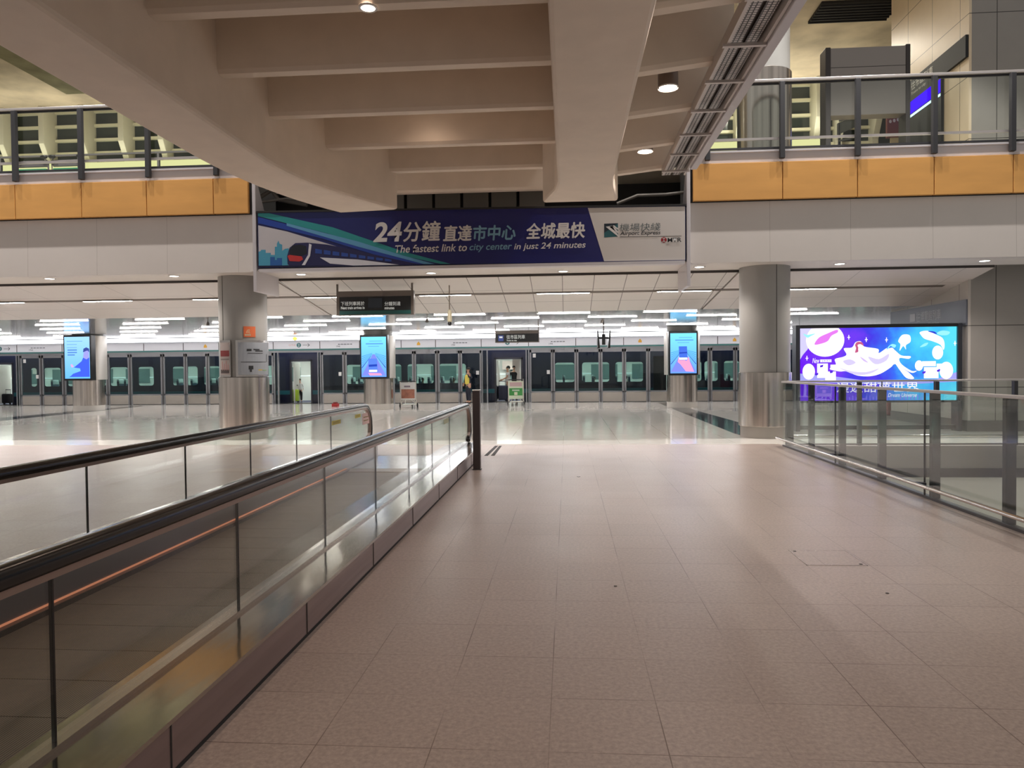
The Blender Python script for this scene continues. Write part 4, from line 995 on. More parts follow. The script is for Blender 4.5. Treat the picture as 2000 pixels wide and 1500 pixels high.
# ================================================================== TRAIN behind the doors
TYf = 35.3
t_ = empty('train', (-8, TYf, 0), 'dark navy train with a teal stripe and lit windows behind the platform doors', 'train')
navy = mat('train navy paint', (22, 25, 44), .25, coat=.3); teal = mat('train teal stripe', (26, 84, 92), .3); bluey = mat('train blue stripe', (30, 52, 96), .3)
def TXx(px): return xs(px, TYf, 730)
wz0, wz1 = .92, 1.86
gap = (1276, 1304)
doors = [(-14, 26), (566, 610), (966, 1021)]
wins = [(-180, -140), (-120, -80), (-62, -34), (60, 72), (86, 119), (132, 165), (184, 207), (215, 250), (270, 300), (337, 360), (364, 386), (398, 430), (440, 470), (510, 536), (677, 712), (726, 752), (766, 784), (796, 847), (858, 910), (1084, 1122), (1137, 1190), (1202, 1256), (1340, 1370), (1376, 1402), (1414, 1444), (1460, 1500), (1515, 1545), (1570, 1610), (1640, 1690)]
ops = sorted(wins+doors+[gap]); xa = TXx(-230)
for a, b in ops:   # piers between openings
    MB().box(xa, TXx(a), TYf, TYf+.06, wz0, wz1).build('side_panel', navy, t_); xa = TXx(b)
MB().box(xa, TXx(1760), TYf, TYf+.06, wz0, wz1).build('side_panel', navy, t_)
def segs():
    e = [TXx(-230)]
    for a, b in sorted(doors+[gap]): e += [TXx(a), TXx(b)]
    e.append(TXx(1760)); return [(e[i], e[i+1]) for i in range(0, len(e), 2)]
for a, b in segs():
    MB().box(a, b, TYf, TYf+.06, .62, wz0).build('side_panel', navy, t_)
    MB().box(a, b, TYf-.002, TYf+.06, .42, .62).build('teal_stripe', teal, t_)
    MB().box(a, b, TYf, TYf+.06, -.4, .42).build('side_panel', navy, t_)
MB().box(TXx(-230), TXx(1760), TYf, TYf+.06, 2.12, 3.0).build('side_panel', navy, t_)
for a, b in segs(): MB().box(a, b, TYf, TYf+.06, wz1, 2.12).build('side_panel', navy, t_)
for a, b in wins:
    w_ = MB().box(TXx(a)-.02, TXx(b)+.02, TYf+.02, TYf+.04, wz0-.02, wz1+.02).build('window_pane', M['trainglass'], t_)
    fm = MB()
    x0, x1 = TXx(a), TXx(b)
    for cx_, cz_, sx1, sz1 in ((x0, wz0, 1, 1), (x1, wz0, -1, 1), (x0, wz1, 1, -1), (x1, wz1, -1, -1)):
        r_ = .13; pts = [(cx_, TYf-.001, cz_)]+[(cx_+sx1*(r_-r_*math.sin(q)), TYf-.001, cz_+sz1*(r_-r_*math.cos(q))) for q in [PI/2*k/5 for k in range(6)]]
        fm.prism(pts, (0, .03, 0))
    fm.build('window_corner', navy, t_)
inw = mat('train interior wall', (226, 224, 216), .5); inf = mat('train interior floor', (70, 70, 96), .6)
bx(TXx(-230), TXx(1760), TYf+.06, TYf+3.0, -.06, .0).build('interior_floor', inf, t_)
bx(TXx(-230), TXx(1760), TYf+2.9, TYf+2.96, 0, 2.4).build('interior_wall', inw, t_)
bx(TXx(-230), TXx(1760), TYf+.06, TYf+3.0, 2.2, 2.3).build('interior_ceiling', inw, t_)
bx(TXx(-230), TXx(1760), TYf+1.35, TYf+1.5, 2.17, 2.2).build('interior_light', glow('train light', (240, 255, 248), 24), t_)
bx(TXx(-230), TXx(1760), TYf+2.87, TYf+2.9, 1.28, 1.33).build('luggage_rack', glow('rack light', (235, 250, 245), .9), t_)
for k in range(22): 
    x = TXx(-200)+2.1*k
    bx(x, x+1.35, TYf+2.86, TYf+2.9, 1.02, 1.78).build('far_window', mat('far train window', (112, 132, 130), .3), t_)
bx(TXx(gap[0]), TXx(gap[1]), TYf+.5, TYf+.55, 0, 2.5).build('gangway_bellows', M['dark'], t_)
for a, b in doors:
    x0, x1 = TXx(a), TXx(b)
    o = MB(); o.box(x0, x0+.08, TYf-.01, TYf+.14, 0, 2.12); o.box(x1-.08, x1, TYf-.01, TYf+.14, 0, 2.12); o.box(x0, x1, TYf-.01, TYf+.14, 2.05, 2.14)
    o.build('door_frame', mat('train door frame', (44, 42, 48), .4), t_)
    for u in (x0+.1, x1-.16):
        bx(u, u+.06, TYf+.2, TYf+1.0, .05, 2.0).build('draught_screen', inw, t_)
    bx(x0+(x1-x0)*.58, x1-.1, TYf+1.1, TYf+1.16, .3, 2.05).build('luggage_screen', mat('train cream screen', (214, 204, 200), .5), t_)
    bx(x0+.15, x0+(x1-x0)*.52, TYf+2.6, TYf+2.64, 1.55, 2.0).build('cabinet_panel', mat('train pale panel', (214, 196, 186), .5), t_)
    bx(x0, x1, TYf-.25, TYf+.06, -.04, .012).build('threshold', M['steel_s'], t_)
# fixed skirting below the platform edge between doors and train
struct('floor', bx(-36, 26, 34.45, 35.3, -.4, -.02), M['dark'])
struct('wall_back', bx(-36, 26, 38.4, 38.5, -.4, 4.4), M['dark'])
# seats
seatm = mat('pale seat cover', (206, 214, 212), .6); seatb = mat('seat blue', (60, 84, 104), .7)
def seat(x, lb):
    o = empty('seat', (0, 0, 0)); o.parent = t_; o.location = Vector((x, TYf+.75, 0))-t_.location
    bx(x-.24, x+.24, TYf+.5, TYf+1.0, .38, .5).build('cushion', seatb, o, bevel=.03)
    MB().prism([(x-.26, TYf+.5, .5), (x-.14, TYf+.5, .5), (x-.18, TYf+.5, 1.14), (x-.28, TYf+.5, 1.14)], (0, .5, 0)).build('backrest', seatb, o, bevel=.02)
    MB().prism([(x-.285, TYf+.52, 1.0), (x-.15, TYf+.52, 1.0), (x-.17, TYf+.52, 1.24), (x-.29, TYf+.52, 1.24)], (0, .46, 0)).build('headrest', seatm, o, bevel=.03)
    bx(x-.05, x+.05, TYf+.7, TYf+.8, 0, .38).build('pedestal', M['steel_s'], o)
for i, px in enumerate((95, 112, 226, 240, 344, 372, 410, 422, 690, 704, 778, 806, 824, 842, 868, 886, 902, 1092, 1110, 1150, 1168, 1184, 1214, 1240, 1388, 1398, 1422, 1438, 1474)):
    seat(TXx(px), 'pale topped train seat seen through the platform glass')

# ================================================================== LARGE LIGHTBOX
LY = 18.4
lx0, lx1 = xs(1560, LY, 710), xs(1866, LY, 710)
lz0, lz1 = zs(782, LY, 1700), zs(640, LY, 1710)
lb = empty('illuminated_advertisement', ((lx0+lx1)/2, LY, 0), 'huge glowing purple and blue advertisement of a floating woman in a black frame', 'lightbox')
f = MB(); f.box(lx0-.1, lx0+.0, LY-.12, LY+.2, .0, lz1+.08); f.box(lx1, lx1+.1, LY-.12, LY+.2, .0, lz1+.08)
f.build('frame_post', mat('lightbox dark frame', (48, 50, 58), .35, metal=.3), lb, bevel=.01)
f = MB(); f.box(lx0, lx1, LY-.1, LY+.2, lz1, lz1+.08); f.box(lx0, lx1, LY-.1, LY+.2, lz0-.05, lz0); f.box(lx0, lx1, LY, LY+.2, lz0, lz1); f.box(lx0, lx1, LY-.02, LY+.12, .04, .14)
f.build('frame', M['black'], lb)
m = bpy.data.materials.new('advert picture'); m.use_nodes = True; nt = m.node_tree; nt.nodes.clear(); L_ = nt.links
tc = nt.nodes.new('ShaderNodeTexCoord'); sp_ = nt.nodes.new('ShaderNodeSeparateXYZ'); L_.new(tc.outputs['Object'], sp_.inputs[0])
n = nt.nodes.new('ShaderNodeTexNoise'); n.inputs['Scale'].default_value = 1.2; n.inputs['Detail'].default_value = 4; L_.new(tc.outputs['Object'], n.inputs['Vector'])
mr = nt.nodes.new('ShaderNodeMapRange'); W_ = (lx1-lx0)/2; mr.inputs[1].default_value = -W_; mr.inputs[2].default_value = W_; L_.new(sp_.outputs[0], mr.inputs[0])
ad = nt.nodes.new('ShaderNodeMath'); ad.operation = 'MULTIPLY_ADD'; ad.inputs[1].default_value = .9; L_.new(n.outputs['Fac'], ad.inputs[0])
sb_ = nt.nodes.new('ShaderNodeMath'); sb_.operation = 'ADD'; sb_.inputs[1].default_value = -.45; L_.new(mr.outputs[0], sb_.inputs[0]); L_.new(sb_.outputs[0], ad.inputs[2])
rp_ = nt.nodes.new('ShaderNodeValToRGB'); cr_ = rp_.color_ramp
cr_.elements[0].position = .0; cr_.elements[0].color = (*lin((104, 20, 235)), 1); cr_.elements[1].position = 1; cr_.elements[1].color = (*lin((90, 220, 245)), 1)
for p, c_ in ((.22, (120, 60, 240)), (.42, (70, 60, 225)), (.6, (60, 110, 240)), (.8, (70, 190, 245))):
    e_ = cr_.elements.new(p); e_.color = (*lin(c_), 1)
L_.new(ad.outputs[0], rp_.inputs[0]); em = nt.nodes.new('ShaderNodeEmission'); em.inputs[1].default_value = .95; L_.new(rp_.outputs[0], em.inputs[0])
ou = nt.nodes.new('ShaderNodeOutputMaterial'); L_.new(em.outputs[0], ou.inputs[0])
pic = bx(lx0, lx1, LY-.05, LY-.0, lz0, lz1).build('picture', m, lb)
AW, AH = lx1-lx0, lz1-lz0
def AP(px, py):  # zoomed crop coordinates of the advertisement -> point on its face
    u = (px-110)/(1858-110); v = 1-(py-130)/(985-130)
    return (lx0+AW*min(max(u, 0), 1), lz0+AH*min(max(v, 0), 1))
AWH = glow('advert white', (250, 244, 255), 1.1); APK = glow('advert pink', (222, 120, 232), 1.0); ATL = glow('advert pale cyan', (150, 232, 248), 1.0); ASK = glow('advert skin', (255, 225, 235), 1.6); AHR = glow('advert hair', (190, 90, 130), 1); ADP = glow('advert deep blue', (50, 60, 200), 1)
def af(pts, m, t=.004, nm='picture_shape'): return flat(pic, [AP(*p) for p in pts], m, LY-.05, nm, t)
def sm(pts, k=4):  # closed smooth outline
    n_ = len(pts); r = []
    for i in range(n_):
        p0, p1, p2, p3 = pts[i-1], pts[i], pts[(i+1) % n_], pts[(i+2) % n_]
        for j in range(k):
            t = j/k; r.append(tuple(.5*((2*p1[d])+(-p0[d]+p2[d])*t+(2*p0[d]-5*p1[d]+4*p2[d]-p3[d])*t*t+(-p0[d]+3*p1[d]-3*p2[d]+p3[d])*t**3) for d in (0, 1)))
    return r
af([(110, 130), (330, 130), (280, 250), (200, 380), (150, 440), (110, 510)], glow('advert glow left', (205, 200, 255), 1.0), .003)
af([(400+215*math.cos(t), 270+195*math.sin(t)) for t in [2*PI*k/40 for k in range(40)]], AWH, .005)
af(sm([(280, 320), (330, 240), (430, 190), (530, 150), (540, 180), (470, 220), (430, 280), (360, 310)]), APK, .007)
af(sm([(155, 190), (200, 205), (290, 190), (240, 220), (205, 240), (175, 220)]), ATL, .007)
af(sm([(510, 495), (600, 470), (640, 440), (610, 370), (700, 360), (740, 300), (800, 290), (835, 350), (990, 380), (1000, 430), (1090, 370), (1040, 440), (1000, 470), (1130, 370), (1180, 400), (1250, 460), (1350, 470), (1330, 500), (1230, 490), (1250, 560), (1360, 640), (1420, 640), (1370, 665), (1280, 620), (1180, 560), (1130, 600), (1020, 670), (900, 700), (760, 690), (640, 640), (560, 640), (450, 610), (520, 560)]), AWH, .006)
af(sm([(1180, 540), (1260, 610), (1330, 660), (1390, 730), (1310, 725), (1240, 640)]), ASK, .008)
af(sm([(735, 330), (760, 295), (810, 300), (830, 340), (800, 330), (770, 370), (770, 410), (735, 420), (745, 370)]), AHR, .009)
af(sm([(765, 330), (800, 325), (812, 350), (795, 372), (772, 362)]), ASK, .010)
af(sm([(790, 470), (840, 500), (880, 540), (830, 520)]), glow('advert shadow lilac', (190, 170, 250), 1.2), .009)
for pts_ in ([(560, 600), (700, 640), (860, 650), (1000, 610), (900, 670), (740, 680)], [(880, 470), (1000, 500), (1110, 440), (1080, 520), (960, 560)], [(600, 520), (680, 500), (740, 540), (660, 570)]): af(sm(pts_), glow('advert cloth lilac', (214, 204, 250), .95), .0095)
af(sm([(1090, 385), (1110, 350), (1150, 325), (1190, 340), (1170, 370), (1130, 345), (1105, 380)]), ATL, .009)
af(sm([(1215, 290), (1260, 220), (1340, 225), (1350, 300), (1300, 340), (1300, 390), (1270, 350), (1230, 405), (1240, 330)]), AWH, .008)
af(sm([(1455, 190), (1540, 175), (1620, 215), (1700, 260), (1725, 330), (1715, 400), (1680, 340), (1600, 300), (1510, 270), (1470, 230)]), AWH, .006)
af(sm([(1540, 180), (1610, 185), (1640, 215), (1590, 200)]), ADP, .009); af(sm([(1640, 205), (1700, 175), (1780, 190), (1760, 225), (1690, 230)]), ATL, .008); af(sm([(1455, 365), (1500, 325), (1545, 315), (1520, 350)]), ATL, .008)
for cx_, cy_, r_ in ((215, 640, 70), (1745, 640, 75), (1445, 580, 45), (1650, 430, 60)):
    af([(cx_+r_*math.cos(t), cy_+r_*1.35*math.sin(t)) for t in [2*PI*k/24 for k in range(24)]], AWH, .006)
af([(110, 660), (520, 700), (900, 760), (1300, 745), (1640, 740), (1858, 660), (1858, 770), (1300, 800), (820, 790), (110, 760)], glow('advert lower glow', (170, 170, 255), .85), .0035)
for x, y, a, b in ((310, 545, 120, 170), (460, 560, 60, 60), (400, 640, 120, 110), (1480, 530, 150, 60), (1500, 600, 160, 130), (1640, 560, 60, 60)):
    af([(x, y), (x+a, y), (x+a, y+b), (x, y+b)], AWH, .007)
for x, y in ((285, 665), (450, 640), (1480, 655), (1640, 635), (340, 570)): af([(x, y), (x+38, y-12), (x+34, y+14), (x+6, y+22)], glow('advert violet', (80, 40, 210), 1), .009)
def atxt(s, x0, x1, y0, y1, nm='lettering', sh=0): 
    a, b = AP(x0, y1), AP(x1, y0); text(s, a[0], b[0], a[1], b[1], LY-.056, AWH, pic, nm, thick=.006, shear=sh)
atxt('New', 255, 335, 480, 540, sh=.3)
af([(345, 498), (470, 498), (470, 530), (345, 530)], AWH, .009); a_t = AP(355, 526), AP(462, 502)
text('全新系列', a_t[0][0], a_t[1][0], a_t[0][1], a_t[1][1], LY-.062, ADP, pic, thick=.006)
atxt('漫遊甜夢世界', 525, 1440, 770, 890); atxt('Dream Universe', 1100, 1420, 900, 945, sh=.3)
random.seed(3)
for k in range(34):
    x = 250+k*38; h_ = random.uniform(12, 60); af([(x, 980), (x, 980-h_), (x+9, 980-h_), (x+9, 980)], glow('advert skyline', (120, 110, 240), 1.1), .006)
for x, y in ((665, 240), (860, 270), (1085, 275), (1840, 325), (195, 480)): af([(x-3, y-28), (x+3, y-28), (x+5, y), (x+3, y+28), (x-3, y+28), (x-5, y)], AWH, .006); af([(x-16, y-2), (x, y-6), (x+16, y-2), (x+16, y+3), (x, y+7), (x-16, y+3)], AWH, .008)
# red object and pale boxes standing behind the advertisement
rY = 22.5
ro = empty('red_stand', (xs(1752, rY, 800), rY, 0), 'red banner stand with a steel foot seen through the glass below the advertisement', 'stand')
bx(xs(1733, rY, 800), xs(1771, rY, 800), rY, rY+.1, zs(811, rY, 1750), zs(745, rY, 1750)).build('panel', mat('faded red', (150, 60, 66), .5), ro)
MB().tube([(xs(1731, rY, 800), rY, zs(811, rY, 1750)), (xs(1768, rY, 800), rY, zs(815, rY, 1750))], .03).build('foot_bar', M['steel_s'], ro)
MB().box(xs(1765, rY), xs(1765, rY)+.06, rY+.02, rY+.08, 0, 1.0).build('leg', M['post'], ro)
rv = empty('red_box', (xs(655, 31.5, 795), 31.5, 0), 'small red object lying on the polished floor beyond the far walkway handrail', 'box')
bx(xs(649, 31.5, 795), xs(660, 31.5, 795), 31.4, 31.7, 0, .14).build('body', mat('bright red', (170, 40, 40), .5), rv, bevel=.02)
bx(xs(651, 31.5, 795), xs(658, 31.5, 795), 31.45, 31.65, .14, .2).build('lid', mat('darker red', (120, 26, 28), .5), rv, bevel=.02)

# ================================================================== HANGING SIGNS, CAMERAS
SY = 17.6
s1 = empty('hanging_sign', (xs(732, SY, 590), SY, 3.2), 'black hanging sign reading next train arrives in minutes, in Chinese and English', 'sign')
a0_, a1_ = xs(657.5, SY, 590), xs(808, SY, 590); z0_, z1_ = zs(615, SY, 732), zs(568, SY, 732)
brn = mat('brown grey sign frame', (104, 96, 90), .4, metal=.3)
bx(a0_, a1_, SY, SY+.16, z0_, z1_).build('frame', brn, s1, bevel=.01)
zz = z1_-.14
bx(a0_+.07, a1_-.07, SY-.012, SY, z0_+.10, zz).build('face', M['blackmatt'], s1)
bx(a0_+.07, a1_-.07, SY-.014, SY, z0_+.015, z0_+.105).build('teal_band', mat('sign teal', (24, 78, 76), .4), s1)
sx0, sx1 = xs(720, SY, 590), xs(747, SY, 590)
bx(sx0, sx1, SY-.03, SY-.012, z0_+.17, zz-.04).build('time_display', mat('blank time display', (30, 36, 46), .15), s1)
SW = mat('sign white lettering', (222, 228, 226), .5, emit=.25, ecol=(222, 228, 226))
text('下班列車將於', xs(668, SY), xs(714, SY), zs(597, SY, 690), zs(589, SY, 690), SY-.012, SW, s1); text('Next train arrives in', xs(668, SY), xs(714, SY), zs(604, SY, 690), zs(598.5, SY, 690), SY-.012, SW, s1, bold=.02)
text('分鐘到達', xs(753, SY), xs(784, SY), zs(597, SY, 770), zs(589, SY, 770), SY-.012, SW, s1); text('minutes', xs(753, SY), xs(772, SY), zs(604, SY, 770), zs(599, SY, 770), SY-.012, SW, s1, bold=.02)
for px in (660, 806): bx(xs(px, SY)-.02, xs(px, SY)+.02, SY+.03, SY+.07, z0_, sz(SY)+.02).build('hanger', brn, s1)
SY2 = 26
s2 = empty('hanging_sign', (xs(1010, SY2, 650), SY2, 2.7), 'dark hanging sign with a train symbol, reading trains to city, before the platform doors', 'sign')
a0_, a1_ = xs(967, SY2, 650), xs(1053, SY2, 650); z0_, z1_ = zs(669, SY2, 1010), zs(645, SY2, 1010)
bx(a0_, a1_, SY2, SY2+.12, z0_, z1_).build('frame', brn, s2, bevel=.01)
bx(a0_+.03, a1_-.03, SY2-.01, SY2, z0_+.03, z1_-.12).build('face', M['blackmatt'], s2)
text('往市區列車', xs(990, SY2), xs(1026, SY2), zs(662, SY2, 1010), zs(654, SY2, 1010), SY2-.01, SW, s2); text('Trains to city', xs(990, SY2), xs(1010, SY2), zs(667, SY2, 1010), zs(663.5, SY2, 1010), SY2-.01, SW, s2, bold=.02)
bx(xs(974, SY2), xs(984, SY2), SY2-.014, SY2-.008, zs(666, SY2), zs(655, SY2)).build('train_pictogram', mat('pictogram blue', (60, 80, 150), .4), s2, bevel=.0)
bx(xs(976, SY2), xs(982, SY2), SY2-.018, SY2-.012, zs(660, SY2), zs(657, SY2)).build('train_pictogram', SW, s2)
for px in (968, 1052): bx(xs(px, SY2)-.015, xs(px, SY2)+.015, SY2+.04, SY2+.07, z1_, Z2c+.01).build('hanger', brn, s2)
# twin back to back screens on a pole, seen edge on
SY3 = 26.5
s3 = empty('hanging_screen', (xs(1180, SY3, 660), SY3, 2.6), 'pair of black hanging screens seen edge on in front of the platform doors', 'screen')
xm = xs(1179, SY3, 660); zt3, zb3 = zs(646, SY3, 1180), zs(680, SY3, 1180)
for s_ in (-1, 1):
    MB().prism([(xm+s_*.20, SY3-.25, zt3), (xm+s_*.24, SY3-.25, zt3), (xm+s_*.22, SY3-.25, zb3), (xm+s_*.14, SY3-.25, zb3)], (0, .7, 0)).build('screen', M['black'], s3, bevel=.01)
    MB().box(xm, xm+s_*.18, SY3-.03, SY3+.03, (zt3+zb3)/2+.02, (zt3+zb3)/2+.08).build('bracket', M['black'], s3)
MB().box(xm-.06, xm+.06, SY3-.06, SY3+.06, zb3+.12, zt3-.12).build('mount', M['black'], s3, bevel=.01)
MB().tube([(xm, SY3, zt3-.15), (xm, SY3, Z2c)], .022).build('pole', brn, s3, smooth=True)
# cctv camera on a long pole
CY3 = 17.9
cc = empty('security_camera', (xs(878, CY3, 600), CY3, 3.0), 'pale dome security camera on a long thin pole hanging from the sloping ceiling', 'camera')
xm = xs(878, CY3, 600); zt3 = sz(CY3); 
MB().tube([(xm, CY3, zs(608, CY3, 878)), (xm, CY3, zt3+.01)], .016).build('pole', mat('pole grey', (150, 140, 130), .4), cc, smooth=True)
MB().lathe([(.02, .0), (.045, -.03), (.055, -.12), (.06, -.28), (.045, -.30)], (xm, CY3, zs(605, CY3, 878)), 20).build('housing', mat('cream camera housing', (196, 190, 164), .4), cc, smooth=True)
MB().ball((xm, CY3, zs(632, CY3, 878)), .05).build('dome', M['black'], cc, smooth=True)
# small conical speakers hanging from the flat ceiling
for i, (px, Y) in enumerate(((406, 22), (834, 22), (1176, 23.5), (705+128, 24))):
    if i == 3: continue
    x = xs(px, Y, 625)
    o = empty('ceiling_speaker', (x, Y, Z2c), 'tiny dark pendant speaker under the metal strip ceiling, %s' % ['above the left screens', 'beside the security camera', 'above the hanging black screens'][i], 'speaker')
    MB().lathe([(.05, -.16), (.05, -.10), (.03, -.06), (.012, -.05), (.012, 0)], (x, Y, Z2c), 16).build('body', brn, o, smooth=True)
    MB().lathe([(.04, -.165), (.04, -.16)], (x, Y, Z2c), 16).build('grille', M['black'], o)

# ================================================================== LUGGAGE TROLLEYS
tmw = mat('trolley pale metal', (214, 210, 200), .35, metal=.3)
def trolley(px, pyf, board, label):
    p = atZ(px, pyf, 0); x, Y = p.x, p.y
    o = empty('luggage_trolley', (x, Y, 0), label, 'trolley', 'luggage trolleys on the platform')
    k = 1.13
    for s_ in (-1, 1):
        MB().tube([(x+s_*.33, Y+.05, .16), (x+s_*.33, Y, .3), (x+s_*.33, Y-.08, k-.04), (x+s_*.33, Y-.14, k)], .018).build('side_frame', tmw, o, smooth=True)
        MB().tube([(x+s_*.12, Y-.02, .34), (x+s_*.26, Y+.5, .10)], .014).build('strut', tmw, o, smooth=True)
        MB().tube([(x+s_*.22, Y-.02, .34), (x+s_*.36, Y+.1, .12)], .014).build('strut', tmw, o, smooth=True)
        w_ = MB().add([], []); w_ = MB()
        ww = MB().lathe([(.02, -.02), (.075, -.02), (.08, 0), (.075, .02), (.02, .02)], (x, Y, 0), 16).build('wheel', M['black'], o, smooth=True)
        ww.matrix_local = Matrix.Translation((s_*.37, .06, .08)) @ Matrix.Rotation(PI/2, 4, 'Y')
        bx(x+s_*.35, x+s_*.39, Y+.03, Y+.09, .1, .2).build('fork', M['post'], o)
    ww = MB().lathe([(.02, -.02), (.06, -.02), (.065, 0), (.06, .02), (.02, .02)], (x, Y, 0), 16).build('wheel', M['black'], o, smooth=True)
    ww.matrix_local = Matrix.Translation((0, .75, .066)) @ Matrix.Rotation(PI/2, 4, 'Y')
    MB().tube([(x-.36, Y-.12, k-.02), (x+.36, Y-.12, k-.02)], .022).build('push_bar', M['black'], o, smooth=True)
    MB().tube([(x-.33, Y, .34), (x+.33, Y, .34)], .016).build('cross_bar', tmw, o, smooth=True)
    bx(x-.28, x+.28, Y+.0, Y+.75, .12, .15).build('platform', tmw, o, bevel=.01)
    if board == 'picture':
        bx(x-.31, x+.31, Y-.08, Y-.05, .36, k-.06).build('advert_board', M['white'], o)
        bx(x-.28, x+.28, Y-.09, Y-.08, .40, .78).build('sunset_print', mat('trolley sunset', (160, 104, 84), .5, noise=.35, nscale=5), o)
        bx(x-.16, x+.10, Y-.09, Y-.08, .86, .93).build('print_text', mat('trolley print grey', (130, 120, 130), .5), o)
    else:
        bx(x-.31, x+.31, Y-.08, Y-.05, .28, k-.08).build('advert_board', mat('trolley board cream', (206, 214, 190), .5), o)
        bx(x-.29, x+.29, Y-.09, Y-.08, .42, .74).build('green_print', mat('trolley print green', (58, 140, 66), .5), o)
        bx(x-.27, x+.27, Y-.09, Y-.08, .82, 1.0).build('pink_print', mat('trolley print rose', (190, 160, 160), .5), o)
        for z in (.66, .62): bx(x-.16, x+.16, Y-.095, Y-.09, z, z+.018).build('print_text', M['white'], o)
        bx(x-.07, x+.07, Y-.095, Y-.09, .44, .57).build('print_square', mat('trolley print pale', (216, 214, 190), .5), o)
    return o
trolley(798, 796.5, 'picture', 'luggage trolley with a reddish sunset picture board, beside the middle screen column')
trolley(1008, 791, 'green', 'luggage trolley with a green advertising board, in front of the open doorway')

# ================================================================== PEOPLE
def skin_mesh(name, verts, edges, radii, m, parent, root=0, sub=1):
    me = bpy.data.meshes.new(name); off = parent_origin(parent); me.from_pydata([tuple(Vector(v)) for v in verts], edges, []); me.update()
    o = bpy.data.objects.new(name, me); col.objects.link(o)
    md = o.modifiers.new('s', 'SKIN'); md.use_smooth_shade = True; md.branch_smoothing = .6
    sk = me.skin_vertices[0].data
    for i, r in enumerate(radii): sk[i].radius = (r, r) if isinstance(r, (int, float)) else r; sk[i].use_root = (i == root)
    if sub: o.modifiers.new('d', 'SUBSURF').levels = sub
    bpy.context.view_layer.update(); m2 = realise(o); bpy.data.objects.remove(o); m2.materials.clear(); m2.materials.append(m)
    for p_ in m2.polygons: p_.use_smooth = True
    o = bpy.data.objects.new(name, m2); col.objects.link(o); o.parent = parent; return o
skinm = mat('skin', (196, 150, 124), .55); hairm = mat('black hair', (24, 20, 20), .6); shoe = mat('dark shoes', (26, 26, 30), .5)
def person(loc, rz, label, H_, top, topc, trouser, armL, armR, sit=False, sleeve='long', head_turn=0):
    """local frame: +y is where the person faces; armL/armR = (elbow, hand) positions; unit height 1.72 then scaled"""
    o = empty('person', loc, label, 'person'); o.rotation_euler = (0, 0, rz)
    k = H_/1.72; S = lambda v: (v[0]*k, v[1]*k, v[2]*k)
    b = 0 if not sit else -.47
    V = [(0, 0, .92+b), (0, .01, 1.08+b), (0, .01, 1.28+b), (0, 0, 1.42+b), (0, .01, 1.50+b), (0, .015, 1.56+b), (0, .02, 1.62+b), (0, .01, 1.69+b)]
    rad = [.13, .115, .13, .075, .05, .065, .082, .055]; E = [(0, 1), (1, 2), (2, 3), (3, 4), (4, 5), (5, 6), (6, 7)]
    def add(pts, rs, root_):
        pr = root_
        for p, r in zip(pts, rs): V.append(p); rad.append(r); E.append((pr, len(V)-1)); pr = len(V)-1
        return pr
    for s_, (el, ha) in ((-1, armL), (1, armR)):
        w = add([(s_*.17, 0, 1.38+b), el, ((el[0]*.15+ha[0]*.85), (el[1]*.15+ha[1]*.85), (el[2]*.15+ha[2]*.85)), ha], [.055, .042, .028, .03], 3)
        d = (Vector(ha)-Vector(el)).normalized(); sd = d.cross(Vector((1, 0, 0)) if abs(d.x) < .7 else Vector((0, 0, 1))).normalized()
        for q, ln in ((-.03, .075), (-.01, .09), (.01, .095), (.03, .08)):
            base = Vector(ha)+sd*q+d*.02; add([tuple(base), tuple(base+d*ln*.55), tuple(base+d*ln+sd.cross(d)*.015)], [.010, .009, .008], w)
        tb = Vector(ha)-sd*.03; add([tuple(tb), tuple(tb+(d*.6-sd*.8).normalized()*.05)], [.011, .009], w)
    hips = []
    for s_ in (-1, 1):
        if sit: kn = (s_*.11, .42, .50); an = (s_*.11, .40, .09)
        else: kn = (s_*.10, .02, .50); an = (s_*.10, -.01, .09)
        w = add([(s_*.10, 0, .86+b), kn, an, (s_*.10, an[1]+.13, .04)], [.095, .06, .04, .035], 0); hips.append((kn, an))
    # nose, ears
    add([(0, .105, 1.605+b)], [.012], 6)
    body = skin_mesh('body', [S(v) for v in V], E, [r*k for r in rad], skinm, o)
    # clothes
    cl = 1.03
    TV = [(0, 0, .86+b), (0, .01, 1.0+b), (0, .01, 1.2+b), (0, .01, 1.32+b), (0, 0, 1.43+b)]; TR = [.155, .145, .15, .15, .085]; TE = [(0, 1), (1, 2), (2, 3), (3, 4)]
    for s_, (el, ha) in ((-1, armL), (1, armR)):
        TV.append((s_*.18, 0, 1.375+b)); TR.append(.075); TE.append((3, len(TV)-1))
        if sleeve == 'short': e2 = tuple((s_*.18, 0, 1.375+b)[i]*.45+el[i]*.55 for i in range(3)); TV.append(e2); TR.append(.058); TE.append((len(TV)-2, len(TV)-1))
        else:
            TV.append(el); TR.append(.056); TE.append((len(TV)-2, len(TV)-1)); TV.append(tuple(el[i]*.2+ha[i]*.8 for i in range(3))); TR.append(.04); TE.append((len(TV)-2, len(TV)-1))
    skin_mesh(top, [S(v) for v in TV], TE, [r*k for r in TR], topc, o)
    LV = [(0, 0, .95+b), (0, 0, .88+b)]; LR = [.148, .15]; LE = [(0, 1)]
    for (kn, an), s_ in zip(hips, (-1, 1)):
        LV += [(s_*.10, 0, .80+b if not sit else .88+b), kn, (an[0], an[1], an[2]+.03)]; LR += [.115, .082, .068]; n_ = len(LV); LE += [(1, n_-3), (n_-3, n_-2), (n_-2, n_-1)]
    skin_mesh('trousers', [S(v) for v in LV], LE, [r*k for r in LR], trouser, o)
